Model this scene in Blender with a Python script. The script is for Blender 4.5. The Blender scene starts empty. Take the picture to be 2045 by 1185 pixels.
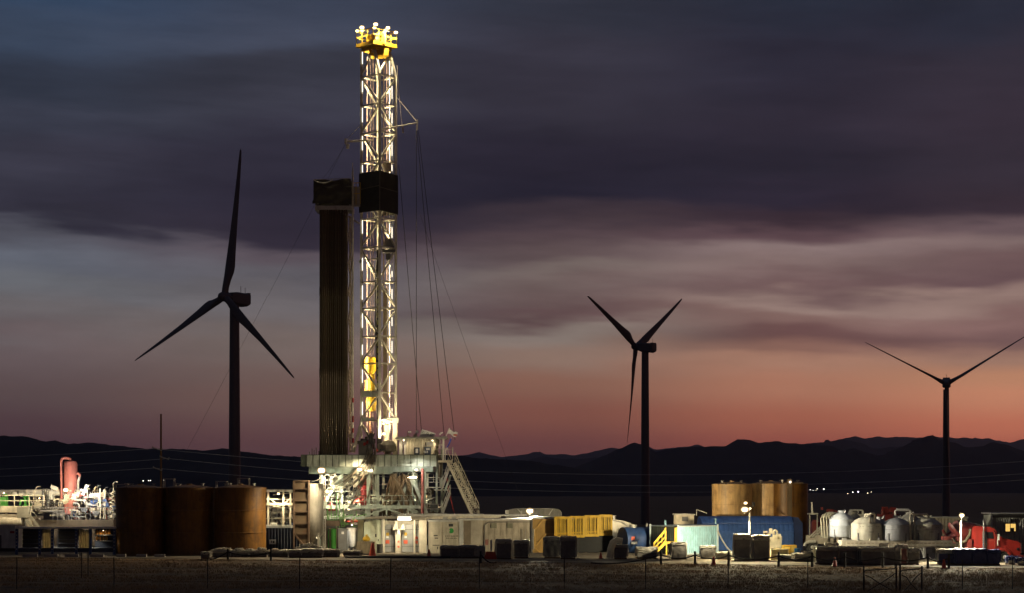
import bpy, math, random
import numpy as np
from mathutils import Vector, Matrix, noise
random.seed(7)
S = bpy.context.scene
COL = S.collection
PI = math.pi
H = 6.75            # camera height above the pad
F = 4000.0          # focal length in photo pixels (2045 wide)
HZ = 975.0          # photo row of the horizon

# ------------------------------------------------------------------ camera
cam = bpy.data.cameras.new("camera"); camo = bpy.data.objects.new("camera", cam); COL.objects.link(camo)
cam.sensor_width = 36; cam.lens = 36 * F / 2045.0
cam.shift_y = (HZ - 592.5) / 2045.0
cam.clip_start = 1; cam.clip_end = 200000
camo.location = (0, 0, H); camo.rotation_euler = (PI / 2, 0, 0)
S.camera = camo
S.view_settings.view_transform = 'Standard'; S.view_settings.look = 'None'
S.view_settings.exposure = 0; S.view_settings.gamma = 1
S.cycles.use_denoising = True
S.cycles.max_bounces = 5; S.cycles.diffuse_bounces = 2; S.cycles.glossy_bounces = 2
S.cycles.transmission_bounces = 2; S.cycles.volume_bounces = 0; S.cycles.transparent_max_bounces = 6
S.cycles.sample_clamp_indirect = 4
S.cycles.use_light_tree = True

# ------------------------------------------------------------------ dusk sky (world)
def lin(c):
    return tuple(((v / 255 + .055) / 1.055) ** 2.4 if v > 10 else v / 255 / 12.92 for v in c)
W = bpy.data.worlds.new("World"); S.world = W; W.use_nodes = True
nt = W.node_tree; N = nt.nodes; L = nt.links; N.clear()
def mth(op, a, b=None, c=None, clamp=False):
    n = N.new('ShaderNodeMath'); n.operation = op; n.use_clamp = clamp
    for i, v in enumerate((a, b, c)):
        if v is None: continue
        if isinstance(v, (int, float)): n.inputs[i].default_value = v
        else: L.new(v, n.inputs[i])
    return n.outputs[0]
tc = N.new('ShaderNodeTexCoord'); sp = N.new('ShaderNodeSeparateXYZ'); L.new(tc.outputs['Generated'], sp.inputs[0])
x, y, z = sp.outputs
az = mth('ARCTAN2', x, y)
hyp = mth('SQRT', mth('ADD', mth('MULTIPLY', x, x), mth('MULTIPLY', y, y)))
el = mth('DIVIDE', z, mth('MAXIMUM', hyp, .001))
t = mth('MULTIPLY', el, F / HZ)                       # 0 horizon .. 1 top of the view
def nz(sx, sz, off, detail=4, rough=.5, slope=0.0):
    cb = N.new('ShaderNodeCombineXYZ')
    L.new(mth('MULTIPLY', az, sx), cb.inputs[0]); cb.inputs[1].default_value = off
    L.new(mth('MULTIPLY', mth('ADD', el, mth('MULTIPLY', az, slope)), sz), cb.inputs[2])
    n = N.new('ShaderNodeTexNoise'); n.inputs['Scale'].default_value = 1; n.inputs['Detail'].default_value = detail
    n.inputs['Roughness'].default_value = rough
    L.new(cb.outputs[0], n.inputs['Vector']); return n.outputs[0]
wn1 = mth('SUBTRACT', nz(7, 22, 3.1, 2, .45, .06), .5)
wn2 = mth('SUBTRACT', nz(14, 90, 8.7, 3, .55, .04), .5)
lowfade = N.new('ShaderNodeMapRange'); lowfade.interpolation_type = 'SMOOTHSTEP'
L.new(t, lowfade.inputs[0]); lowfade.inputs[1].default_value = .12; lowfade.inputs[2].default_value = .36
warp = mth('ADD', mth('MULTIPLY', wn1, .15), mth('MULTIPLY', wn2, .075))
tw = mth('ADD', t, mth('MULTIPLY', warp, lowfade.outputs[0]))
COLS = [
 (-.2470, [(0,(50,68,93)),(100,(56,67,86)),(190,(46,51,64)),(235,(57,60,74)),(340,(58,57,70)),(430,(54,52,65)),(457,(52,50,62)),(482,(84,84,94)),(530,(99,103,114)),(590,(104,106,112)),(650,(105,100,102)),(720,(102,88,89)),(790,(95,78,78)),(860,(88,65,68)),(900,(82,57,62))]),
 (-.1106, [(0,(58,65,82)),(95,(65,70,86)),(150,(54,55,66)),(225,(60,60,72)),(300,(48,45,58)),(400,(43,39,52)),(458,(48,42,54)),(490,(90,80,87)),(530,(101,97,103)),(600,(107,101,103)),(700,(115,101,96)),(800,(117,90,83)),(890,(107,73,73))]),
 (.0240,  [(0,(50,52,64)),(90,(56,54,66)),(200,(50,47,58)),(300,(44,40,53)),(385,(37,34,47)),(425,(60,50,58)),(470,(80,65,69)),(520,(97,81,82)),(550,(117,103,99)),(590,(107,89,87)),(620,(99,77,77)),(648,(137,123,115)),(700,(143,117,104)),(760,(143,102,86)),(830,(138,87,74)),(895,(124,75,70))]),
 (.1380,  [(0,(42,46,60)),(90,(44,42,55)),(250,(47,42,54)),(350,(42,38,50)),(405,(44,38,51)),(445,(58,45,54)),(480,(93,71,76)),(512,(137,117,115)),(545,(129,108,105)),(578,(111,87,86)),(606,(147,123,115)),(632,(127,99,93)),(662,(106,76,74)),(700,(142,104,92)),(725,(177,131,110)),(780,(181,124,100)),(840,(176,105,83)),(890,(168,92,77))]),
 (.2440,  [(0,(42,44,56)),(60,(41,43,56)),(150,(52,46,57)),(250,(54,46,57)),(350,(50,43,53)),(420,(57,46,55)),(455,(99,81,84)),(500,(129,108,106)),(540,(111,87,87)),(577,(105,81,83)),(602,(149,123,115)),(640,(129,99,95)),(672,(113,85,83)),(712,(168,128,110)),(755,(198,140,109)),(800,(208,139,108)),(860,(206,120,93)),(900,(196,107,86))]),
]
prev = None
for a, stops in COLS:
    r = N.new('ShaderNodeValToRGB'); L.new(mth('MULTIPLY', tw, 1 / 1.25, clamp=True), r.inputs[0])
    e = r.color_ramp.elements; r.color_ramp.interpolation = 'B_SPLINE' if 0 else 'EASE'
    pts = sorted([((HZ - p) / HZ / 1.25, c) for p, c in stops] + [(1.0, (30, 33, 44))])
    while len(e) < len(pts): e.new(.5)
    for q, (p, c) in zip(e, pts): q.position = p
    for q, (p, c) in zip(e, pts): q.color = (*lin(c), 1)
    if prev is None: prev, pa = r.outputs[0], a; continue
    mr = N.new('ShaderNodeMapRange'); mr.interpolation_type = 'SMOOTHSTEP'; L.new(az, mr.inputs[0])
    mr.inputs[1].default_value = pa; mr.inputs[2].default_value = a
    mx = N.new('ShaderNodeMix'); mx.data_type = 'RGBA'
    L.new(mr.outputs[0], mx.inputs[0]); L.new(prev, mx.inputs[6]); L.new(r.outputs[0], mx.inputs[7])
    prev, pa = mx.outputs[2], a
# streaky brightness, then darker behind the viewer; unseen overhead sky brightened to light the ground
streak = mth('ADD', mth('ADD', .36, mth('MULTIPLY', nz(9, 75, 1.7, 6, .62, .05), .60)), mth('MULTIPLY', nz(8, 34, 5.2, 5, .58, -.06), .76))
streak = mth('ADD', 1.0, mth('MULTIPLY', mth('SUBTRACT', streak, 1.0), lowfade.outputs[0]))
bk = N.new('ShaderNodeMapRange'); L.new(mth('ABSOLUTE', az), bk.inputs[0]); bk.interpolation_type = 'SMOOTHSTEP'
bk.inputs[1].default_value = .55; bk.inputs[2].default_value = 1.7; bk.inputs[3].default_value = 1; bk.inputs[4].default_value = .55
up = N.new('ShaderNodeMapRange'); L.new(el, up.inputs[0]); up.interpolation_type = 'SMOOTHSTEP'
up.inputs[1].default_value = .30; up.inputs[2].default_value = 1.0; up.inputs[3].default_value = 1; up.inputs[4].default_value = 3.2
fac = mth('MULTIPLY', mth('MULTIPLY', streak, bk.outputs[0]), up.outputs[0])
bg = N.new('ShaderNodeBackground'); L.new(prev, bg.inputs[0]); L.new(fac, bg.inputs[1])
wo = N.new('ShaderNodeOutputWorld'); L.new(bg.outputs[0], wo.inputs[0])

# last afterglow from below the right-hand horizon
sl = bpy.data.lights.new("afterglow_sun", 'SUN'); sl.energy = .02; sl.angle = math.radians(12); sl.color = (1, .55, .38)
so = bpy.data.objects.new("afterglow_sun", sl); COL.objects.link(so)
so.rotation_euler = (Vector((-.55, -1, -.05))).to_track_quat('-Z', 'Y').to_euler()

# ------------------------------------------------------------------ helpers
def P(px, py, Y): return Vector(((px - 1022.5) * Y / F, Y, H + (HZ - py) * Y / F))
def X(px, Y): return (px - 1022.5) * Y / F
def Z(py, Y): return H + (HZ - py) * Y / F
def GY(py): return H * F / (py - HZ)
def m2(px, Y): return px * Y / F

def M(name, col, rough=.6, metal=0., var=.22, sc=1.2, dirt=.0, dcol=(.03, .022, .015), streak=(2.5, 2.5, .35), bump=.0, rust=0., rcol=(.13, .05, .018), spec=.4):
    m = bpy.data.materials.new(name); m.use_nodes = True
    t_ = m.node_tree; n = t_.nodes; l = t_.links
    b = n['Principled BSDF']; b.inputs['Metallic'].default_value = metal
    b.inputs['Specular IOR Level'].default_value = spec
    tcn = n.new('ShaderNodeTexCoord')
    def nois(scale, vec, detail=5, ro=.6):
        q = n.new('ShaderNodeTexNoise'); q.inputs['Scale'].default_value = scale; q.inputs['Detail'].default_value = detail
        q.inputs['Roughness'].default_value = ro; l.new(vec, q.inputs['Vector']); return q.outputs[0]
    def ramp(v, a, b_):
        q = n.new('ShaderNodeMapRange'); l.new(v, q.inputs[0]); q.inputs[1].default_value = a; q.inputs[2].default_value = b_; return q.outputs[0]
    def mix(f, a, b_):
        q = n.new('ShaderNodeMix'); q.data_type = 'RGBA'
        for i, v in ((0, f), (6, a), (7, b_)):
            if isinstance(v, (tuple, float)): q.inputs[i].default_value = (*v, 1) if isinstance(v, tuple) else v
            else: l.new(v, q.inputs[i])
        return q.outputs[2]
    o = tcn.outputs['Object']
    base = mix(ramp(nois(sc, o), .3, .7), tuple(c * (1 - var) for c in col), tuple(min(1, c * (1 + var)) for c in col))
    if dirt > 0:
        mp = n.new('ShaderNodeMapping'); mp.inputs['Scale'].default_value = streak; l.new(o, mp.inputs[0])
        f = n.new('ShaderNodeMath'); f.operation = 'MULTIPLY'; l.new(ramp(nois(1.0, mp.outputs[0], 7, .65), .42, .72), f.inputs[0]); f.inputs[1].default_value = dirt
        base = mix(f.outputs[0], base, dcol)
    if rust > 0:
        f = n.new('ShaderNodeMath'); f.operation = 'MULTIPLY'; l.new(ramp(nois(.9, o, 8, .7), .5, .62), f.inputs[0]); f.inputs[1].default_value = rust
        base = mix(f.outputs[0], base, rcol)
    l.new(base, b.inputs['Base Color'])
    rr = n.new('ShaderNodeMapRange'); l.new(nois(3, o), rr.inputs[0]); rr.inputs[3].default_value = max(.05, rough - .15); rr.inputs[4].default_value = min(1, rough + .15)
    l.new(rr.outputs[0], b.inputs['Roughness'])
    if bump > 0:
        bp = n.new('ShaderNodeBump'); bp.inputs['Strength'].default_value = bump; bp.inputs['Distance'].default_value = .05
        l.new(nois(6, o), bp.inputs['Height']); l.new(bp.outputs[0], b.inputs['Normal'])
    return m
def EM(name, col, s):
    m = bpy.data.materials.new(name); m.use_nodes = True; t_ = m.node_tree; t_.nodes.clear()
    e = t_.nodes.new('ShaderNodeEmission'); o = t_.nodes.new('ShaderNodeOutputMaterial'); t_.links.new(e.outputs[0], o.inputs[0])
    e.inputs[0].default_value = (*col, 1); e.inputs[1].default_value = s; return m

def tag(o, label=None, cat=None, group=None, kind=None):
    if label: o['label'] = label
    if cat: o['category'] = cat
    if group: o['group'] = group
    if kind: o['kind'] = kind
    return o
def thing(name, label, cat, loc=(0, 0, 0), rz=0, group=None):
    o = bpy.data.objects.new(name, None); COL.objects.link(o); o.empty_display_size = .3
    o.location = loc; o.rotation_euler = (0, 0, rz); return tag(o, label, cat, group)
def rootm(o):
    m = Matrix.Identity(4)
    while o is not None:
        m = Matrix.Translation(o.location) @ o.rotation_euler.to_matrix().to_4x4() @ m; o = o.parent
    return m
class MB:
    """mesh builder; w=True: coordinates are world coordinates, turned into the parent's own on build"""
    def __init__(s, w=False): s.v = []; s.f = []; s.w = w; s.sm = False
    def add(s, vs, fs):
        k = len(s.v); s.v += [tuple(a) for a in vs]; s.f += [tuple(i + k for i in f) for f in fs]; return s
    def box(s, a, b):
        x0, y0, z0 = a; x1, y1, z1 = b
        return s.add([(x0,y0,z0),(x1,y0,z0),(x1,y1,z0),(x0,y1,z0),(x0,y0,z1),(x1,y0,z1),(x1,y1,z1),(x0,y1,z1)],
                     [(3,2,1,0),(4,5,6,7),(0,1,5,4),(1,2,6,5),(2,3,7,6),(3,0,4,7)])
    def pbox(s, px0, px1, py0, py1, Y0, dep):      # front face given in photo pixels at depth Y0
        return s.box((X(px0, Y0), Y0, Z(py1, Y0)), (X(px1, Y0), Y0 + dep, Z(py0, Y0)))
    def prism(s, poly, z0, z1):                    # poly in XY, counter-clockwise
        n = len(poly)
        return s.add([(*p, z0) for p in poly] + [(*p, z1) for p in poly],
                     [tuple(range(n - 1, -1, -1)), tuple(range(n, 2 * n))] + [(i, (i + 1) % n, n + (i + 1) % n, n + i) for i in range(n)])
    def slab(s, poly, y0, y1):                     # poly in XZ, extruded along Y
        n = len(poly)
        return s.add([(a, y0, b) for a, b in poly] + [(a, y1, b) for a, b in poly],
                     [tuple(range(n)), tuple(range(2 * n - 1, n - 1, -1))] + [((i + 1) % n, i, n + i, n + (i + 1) % n) for i in range(n)])
    def _fr(s, d):
        d = d.normalized(); u = d.cross(Vector((0, 0, 1)))
        if u.length < 1e-3: u = Vector((1, 0, 0))
        u.normalize(); return u, u.cross(d).normalized()
    def bar(s, p, q, w, h=None):
        p, q = Vector(p), Vector(q); h = h or w; u, v = s._fr(q - p); u *= w / 2; v *= h / 2
        vs = [p-u-v, p+u-v, p+u+v, p-u+v, q-u-v, q+u-v, q+u+v, q-u+v]
        return s.add(vs, [(0,1,2,3),(7,6,5,4),(4,5,1,0),(5,6,2,1),(6,7,3,2),(7,4,0,3)])
    def tube(s, p, q, r, r2=None, n=8, cap=True):
        return s.path([p, q], r, r2, n, cap)
    def path(s, pts, r, r2=None, n=6, cap=True):
        pts = [Vector(p) for p in pts]; r2 = r if r2 is None else r2; rings = []
        u0 = None
        for i, p in enumerate(pts):
            d = (pts[min(i + 1, len(pts) - 1)] - pts[max(i - 1, 0)])
            u, v = s._fr(d)
            if u0 is not None and u.dot(u0) < 0: u, v = -u, -v
            u0 = u
            rr = r + (r2 - r) * i / max(1, len(pts) - 1)
            rings.append([p + u * rr * math.cos(2*PI*k/n) + v * rr * math.sin(2*PI*k/n) for k in range(n)])
        vs = [a for g in rings for a in g]; fs = []
        for i in range(len(pts) - 1):
            for k in range(n): fs.append((i*n+k, (i+1)*n+k, (i+1)*n+(k+1)%n, i*n+(k+1)%n))
        if cap: fs += [tuple(range(n)), tuple(range(len(vs) - 1, len(vs) - n - 1, -1))]
        return s.add(vs, fs)
    def lathe(s, prof, c=(0, 0, 0), n=24):         # prof: (radius, z) bottom to top
        cx, cy, cz = c; vs = []; fs = []
        for r, z_ in prof:
            for k in range(n): a = 2*PI*k/n; vs.append((cx + r*math.cos(a), cy + r*math.sin(a), cz + z_))
        m_ = len(prof)
        for i in range(m_ - 1):
            for k in range(n): fs.append((i*n+k, i*n+(k+1)%n, (i+1)*n+(k+1)%n, (i+1)*n+k))
        fs += [tuple(range(n - 1, -1, -1)), tuple(range((m_-1)*n, m_*n))]
        return s.add(vs, fs)
    def ball(s, c, r, n=10, m_=6, sq=1.0):
        return s.lathe([(max(.001, r*math.sin(PI*i/m_)), -r*sq*math.cos(PI*i/m_)) for i in range(m_ + 1)], c, n)
    def corr(s, p, q, z0, z1, amp=.05, pitch=.3, out=None):   # corrugated wall with thickness, from p to q in XY
        p, q = Vector(p), Vector(q); d = q - p; Ln = d.length; d /= Ln; nn = Vector((d.y, -d.x)); k = max(2, int(Ln / pitch)) * 4
        f = []; b = []
        for i in range(k + 1):
            o = amp * (0, 0, 1, 1)[i % 4]
            a = p + d * (Ln * i / k); f.append(a + nn * o); b.append(a - nn * .06)
        vs = [(*a, z0) for a in f] + [(*a, z1) for a in f] + [(*a, z0) for a in b] + [(*a, z1) for a in b]; n = k + 1; fs = []
        for i in range(k):
            fs += [(i, i+1, n+i+1, n+i), (2*n+i+1, 2*n+i, 3*n+i, 3*n+i+1), (n+i, n+i+1, 3*n+i+1, 3*n+i), (i+1, i, 2*n+i, 2*n+i+1)]
        fs += [(0, n, 3*n, 2*n), (n-1, 3*n-1, 4*n-1, 2*n-1)]
        return s.add(vs, fs)
    def rail(s, pts, h=1.1, w=.06, sp=1.5, mid=True):     # guard rail along floor points
        pts = [Vector(p) for p in pts]
        for a, b in zip(pts, pts[1:]):
            n = max(1, int((b - a).length / sp))
            for i in range(n + 1):
                c = a.lerp(b, i / n); s.bar(c, c + Vector((0, 0, h)), w)
            for hh in ((h, h * .5) if mid else (h,)): s.bar(a + Vector((0, 0, hh)), b + Vector((0, 0, hh)), w)
        return s
    def build(s, name, mat, parent=None, smooth=None, label=None):
        vs = s.v
        if s.w and parent is not None:
            mi = rootm(parent).inverted(); vs = [mi @ Vector(a) for a in vs]
        me = bpy.data.meshes.new(name); me.from_pydata([tuple(a) for a in vs], [], s.f); me.update()
        if (s.sm if smooth is None else smooth):
            for p in me.polygons: p.use_smooth = True
            try: me.set_sharp_from_angle(angle=math.radians(40))
            except Exception: pass
        if mat is not None: me.materials.append(mat)
        o = bpy.data.objects.new(name, me); COL.objects.link(o)
        if parent is not None: o.parent = parent
        if label: o['label'] = label
        return o
def solo(mb, name, mat, label, cat, origin, group=None, smooth=None, kind=None):   # a thing that is one mesh, its origin at its base
    origin = Vector(origin)
    if mb.w: mb.v = [tuple(Vector(a) - origin) for a in mb.v]; mb.w = False
    o = mb.build(name, mat, None, smooth); o.location = origin
    return tag(o, label, cat, group, kind)
def copy_tree(o, parent=None):
    c = o.copy(); COL.objects.link(c)
    if parent is not None: c.parent = parent
    for ch in list(o.children): copy_tree(ch, c)
    return c
def text(body, size, mat, parent, loc, rot=(PI / 2, 0, 0), name='lettering', align='CENTER'):
    cu = bpy.data.curves.new(name, 'FONT'); cu.body = body; cu.size = size; cu.align_x = align; cu.align_y = 'CENTER'; cu.extrude = .004
    o = bpy.data.objects.new(name, cu); COL.objects.link(o); cu.materials.append(mat)
    bpy.context.view_layer.update(); me = bpy.data.meshes.new_from_object(o.evaluated_get(bpy.context.evaluated_depsgraph_get()))
    bpy.data.objects.remove(o); o = bpy.data.objects.new(name, me); COL.objects.link(o)
    o.parent = parent; o.location = loc; o.rotation_euler = rot; return o

# ------------------------------------------------------------------ materials
mt = dict(
 white=M('white_paint', (.56, .55, .50), .5, dirt=.35), cream=M('cream_paint', (.52, .47, .36), .55, dirt=.4, bump=.05),
 mastw=M('mast_paint', (.60, .57, .48), .42, dirt=.3), rigg=M('grey_green_paint', (.34, .38, .32), .5, dirt=.5),
 drk=M('dark_steel', (.045, .042, .038), .5, .4, dirt=.3), pipe=M('drill_pipe_steel', (.06, .045, .025), .42, .35, dirt=.4, streak=(6, 6, .15)),
 yel=M('yellow_paint', (.72, .46, .03), .45, dirt=.35), yel2=M('yellow_frame_paint', (.55, .34, .03), .5, dirt=.4),
 tank=M('brown_tank_coating', (.16, .072, .008), .5, dirt=.7, dcol=(.022, .012, .005), rust=.6, rcol=(.06, .025, .008), sc=.5),
 tan=M('tan_tank_coating', (.56, .36, .15), .5, dirt=.6, dcol=(.07, .05, .035), rust=.35, sc=.4),
 tarp=M('dark_tarp', (.04, .037, .024), .75, bump=.5), grey=M('grey_paint', (.30, .30, .28), .5, dirt=.3), silo=M('silo_paint', (.24, .23, .20), .45, dirt=.45),
 dgrey=M('dark_grey_paint', (.11, .11, .11), .55, dirt=.3), red=M('red_paint', (.30, .022, .018), .38, dirt=.3), dred=M('dark_red_paint', (.16, .02, .018), .5, dirt=.35),
 pink=M('faded_red_paint', (.38, .125, .11), .5, dirt=.3), grn=M('green_paint', (.08, .35, .06), .45), blue=M('blue_paint', (.025, .06, .17), .5, dirt=.35),
 dblue=M('dark_blue_paint', (.012, .022, .05), .5, dirt=.3), tent=M('blue_fabric', (.08, .19, .56), .65, bump=.2), cyan=M('pale_blue_paint', (.30, .54, .62), .5, dirt=.3, dcol=(.2, .2, .18)),
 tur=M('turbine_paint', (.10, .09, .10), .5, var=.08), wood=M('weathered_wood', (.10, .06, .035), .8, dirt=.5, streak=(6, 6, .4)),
 wrap=M('plastic_wrap', (.46, .44, .39), .33, bump=.6, sc=3), load=M('bagged_load', (.14, .13, .115), .7, bump=.5, sc=3), redw=M('red_printed_wrap', (.30, .12, .10), .5, bump=.5),
 bluew=M('blue_wrap', (.02, .03, .12), .35, bump=.5, sc=3), blk=M('black_rubber', (.012, .012, .012), .7), org=M('orange_cone', (.45, .05, .02), .5), hose=M('hose_rubber', (.085, .07, .045), .6, dirt=.4),
 galv=M('galvanised_steel', (.38, .37, .33), .4, .3, dirt=.3), glass=M('dark_glass', (.01, .012, .015), .12), wire=M('wire_steel', (.10, .095, .09), .5, .3, var=.05), chrome=M('chrome', (.6, .6, .6), .2, .9),
 ink=M('dark_lettering', (.03, .03, .03), .6), sgn=M('white_sign', (.7, .7, .68), .5), gsgn=M('green_mark', (.03, .26, .05), .5), rsgn=M('red_mark', (.55, .10, .05), .5), ysgn=M('yellow_mark', (.6, .38, .05), .5),
 louv=M('louvre_panel', (.20, .19, .13), .6, dirt=.3), rub=M('brown_hanging_tarp', (.13, .09, .05), .8, bump=.4), tire=M('tyre_rubber', (.02, .02, .02), .8), conc=M('pale_concrete', (.34, .32, .28), .8),
)
LW, LC, LG = (1, .80, .50), (1, .94, .82), (.85, 1, .75)
def beam_light(parent, p, aim, I, col, deg, r=.2, blend=.5):     # the directed beam of a floodlight
    l_ = bpy.data.lights.new('flood_beam', 'SPOT'); l_.energy = I * 4 * PI * LAMP; l_.color = col; l_.spot_size = math.radians(deg); l_.spot_blend = blend; l_.shadow_soft_size = r
    o = bpy.data.objects.new('flood_beam', l_); COL.objects.link(o); p, aim = Vector(p), Vector(aim)
    o.parent = parent; o.location = rootm(parent).inverted() @ p; o.rotation_euler = (aim - p).to_track_quat('-Z', 'Y').to_euler(); return o
_em = {}
LAMP = 2.9
def lampmat(col):
    if col not in _em: _em[col] = EM('lamp_glow', (col[0], col[1] * .93, col[2] * .85), 9)
    return _em[col]

def vary(m, lo, hi):          # each copy its own tone
    t_ = m.node_tree; b = t_.nodes['Principled BSDF']; src = b.inputs['Base Color'].links[0].from_socket
    oi = t_.nodes.new('ShaderNodeObjectInfo'); mr = t_.nodes.new('ShaderNodeMapRange'); t_.links.new(oi.outputs['Random'], mr.inputs[0]); mr.inputs[3].default_value = lo; mr.inputs[4].default_value = hi
    vm_ = t_.nodes.new('ShaderNodeVectorMath'); vm_.operation = 'SCALE'; t_.links.new(src, vm_.inputs[0]); t_.links.new(mr.outputs[0], vm_.inputs['Scale']); t_.links.new(vm_.outputs[0], b.inputs['Base Color'])
vary(mt['pipe'], .35, 1.9)

def translucent(m, col, f):   # thin film: passes some of the light behind it
    t_ = m.node_tree; b = t_.nodes['Principled BSDF']; tr = t_.nodes.new('ShaderNodeBsdfTranslucent'); tr.inputs[0].default_value = (*col, 1); mx_ = t_.nodes.new('ShaderNodeMixShader'); mx_.inputs[0].default_value = f
    t_.links.new(b.outputs[0], mx_.inputs[1]); t_.links.new(tr.outputs[0], mx_.inputs[2]); t_.links.new(mx_.outputs[0], t_.nodes['Material Output'].inputs[0])
translucent(mt['wrap'], (.8, .76, .66), .45)
# ------------------------------------------------------------------ ground, hills
def yedge(px): return 193 - 26 * px / 2045.0      # near edge of the gravel pad
def ground_mat():
    m = M('field_soil', (.22, .15, .08), .95, var=.45, sc=.35, dirt=.5, dcol=(.03, .026, .018), streak=(.12, .5, 1), bump=.6, spec=.1); return m
mb = MB(); ys = [-300, 0, 60, 100, 130, 160, 200, 260, 345, 420, 500, 800, 2000, 6000, 20000, 60000]; xs = [-40000, -8000, -1000, -200, -60, 0, 60, 200, 1000, 8000, 40000]
LOW = -8.0     # the valley floor lies below the pad
def gz(Y): u = min(1, max(0, (Y - 345) / 155)); return LOW * u * u * (3 - 2 * u)
mb.add([(a, b, gz(b)) for b in ys for a in xs], [(j*len(xs)+i, j*len(xs)+i+1, (j+1)*len(xs)+i+1, (j+1)*len(xs)+i) for j in range(len(ys)-1) for i in range(len(xs)-1)])
tag(mb.build('ground', ground_mat()), kind='structure')
mb = MB(); pl = [(X(p, yedge(p)) * 1.0, yedge(p)) for p in range(-900, 3000, 150)]
rr = random.Random(3)
pl = [(a + rr.uniform(-.5, .5), b + rr.uniform(-.6, .6)) for a, b in pl]
mb.prism(pl + [(pl[-1][0], 330), (pl[0][0], 330)], .004, .03)
tag(mb.build('gravel_pad', M('pad_gravel', (.16, .135, .10), .95, var=.35, sc=.6, dirt=.5, dcol=(.06, .05, .04), streak=(.3, .3, 1), bump=.6, spec=.15)), kind='structure')
# dry grass of the field
rg = np.random.default_rng(4)
nT = 42000
gy = rg.uniform(122, 194, nT); gp = rg.uniform(-120, 2170, nT); gx = (gp - 1022.5) * gy / F
keep = (gy < 193 - 26 * gp / 2045.0 - .3)
cl = np.array([noise.noise(Vector((a * .10, b * .28, 1))) * .8 + .5 * noise.noise(Vector((a * .5, b * .9, 7))) for a, b in zip(gx, gy)])
keep &= (cl + rg.uniform(-.5, .5, nT) > -.22); gx, gy, cl = gx[keep], gy[keep], cl[keep]; n = len(gx)
K = 5; bx = np.repeat(gx, K) + rg.normal(0, .10, n*K); by = np.repeat(gy, K) + rg.normal(0, .10, n*K)
hh = (.07 + .12 * rg.random(n*K)) * (1 + 1.5 * np.repeat(np.clip(cl, -.3, .8), K)); an = rg.uniform(0, PI, n*K); w = .016
lx, ly = rg.normal(0, .11, n*K), rg.normal(0, .11, n*K)
vs = np.empty((n*K, 3, 3)); ca, sa = np.cos(an) * w, np.sin(an) * w
vs[:, 0] = np.stack([bx - ca, by - sa, 0*bx], 1); vs[:, 1] = np.stack([bx + ca, by + sa, 0*bx], 1); vs[:, 2] = np.stack([bx + lx, by + ly, hh], 1)
me = bpy.data.meshes.new('dry_grass'); me.vertices.add(n*K*3); me.vertices.foreach_set('co', vs.ravel()); me.loops.add(n*K*3)
me.loops.foreach_set('vertex_index', np.arange(n*K*3, dtype=np.int32)); me.polygons.add(n*K); me.polygons.foreach_set('loop_start', np.arange(0, n*K*3, 3, dtype=np.int32)); me.update(calc_edges=True)
me.materials.append(M('dry_grass', (.40, .27, .14), .9, var=.4, sc=.25, spec=.1))
o = bpy.data.objects.new('dry_grass', me); COL.objects.link(o); tag(o, 'short dry grass covering the dark field in front of the pad', 'grass', kind='stuff')

hillm = M('hill_scrub', (.045, .04, .035), .95, var=.25, sc=.004, spec=.05)
def hills(name, Y, prof, depth, seed, fr=1.0):
    pts = []
    for (a, za), (b, zb) in zip(prof, prof[1:]):
        k = max(2, int(abs(b - a) / 6))
        for i in range(k):
            u = i / k; u2 = u * u * (3 - 2 * u) * .5 + u * .5; pts.append((a + (b - a) * u, za + (zb - za) * u2))
    pts.append(prof[-1]); n_ = 16; vs = []; fs = []
    for i, (px, py) in enumerate(pts):
        zc = Z(py, Y) * (1 + .02 * noise.noise(Vector((px * .06 * fr, seed, 0)))) + (HZ - py > 3) * noise.noise(Vector((px * .22 * fr, seed, 5))) * Y / F * 1.1
        for j in range(n_ + 1):
            s_ = j / n_ * 2 - 1; prof_ = (1 - abs(s_)) ** 1.25
            q = noise.fractal(Vector((px * .03, s_ * 3, seed)), 1.0, 2.0, 4)
            vs.append((X(px, Y), Y + s_ * depth + q * depth * .12 * (abs(s_) > .02), max(-10, LOW + (zc - LOW) * prof_ * (1 + .30 * q * (abs(s_) > .02) * (1 - abs(s_)))) - (3 if abs(s_) == 1 else 0)))
    for i in range(len(pts) - 1):
        for j in range(n_): a = i * (n_ + 1) + j; fs.append((a, a + n_ + 1, a + n_ + 2, a + 1))
    o = MB().add(vs, fs).build(name, hillm, None, True); return tag(o, kind='structure')
hills('hills', 4200, [(-900,905),(-400,880),(-150,884),(0,872),(50,873),(92,883),(110,881),(135,888),(180,885),(230,891),(300,898),(360,898),(405,901),(450,897),(490,904),(550,911),(620,915),(720,916),(800,913),(870,909),(915,911),(960,917),(1010,919),(1060,922),(1110,930),(1200,945),(1300,972),(1400,977)], 900, 1)
hills('hills', 6500, [(1010,977),(1080,955),(1130,942),(1170,926),(1210,910),(1235,898),(1268,885),(1288,890),(1310,903),(1345,897),(1400,893),(1450,892),(1473,878),(1498,880),(1515,886),(1550,882),(1575,887),(1590,886),(1605,889),(1640,890),(1660,892),(1685,902),(1706,895),(1722,903),(1752,911),(1780,906),(1805,892),(1830,879),(1852,874),(1880,878),(1908,886),(1930,895),(1958,893),(1986,884),(2010,890),(2050,903),(2200,890),(2500,880),(3000,920)], 1300, 2)
hills('hills', 11000, [(1020,940),(1060,918),(1085,913),(1110,917),(1150,918),(1200,915),(1400,910),(1560,893),(1620,886),(1652,884),(1682,878),(1715,885),(1748,897),(1795,893),(1840,892),(1960,898),(2100,905),(2300,915)], 1500, 3)
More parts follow.
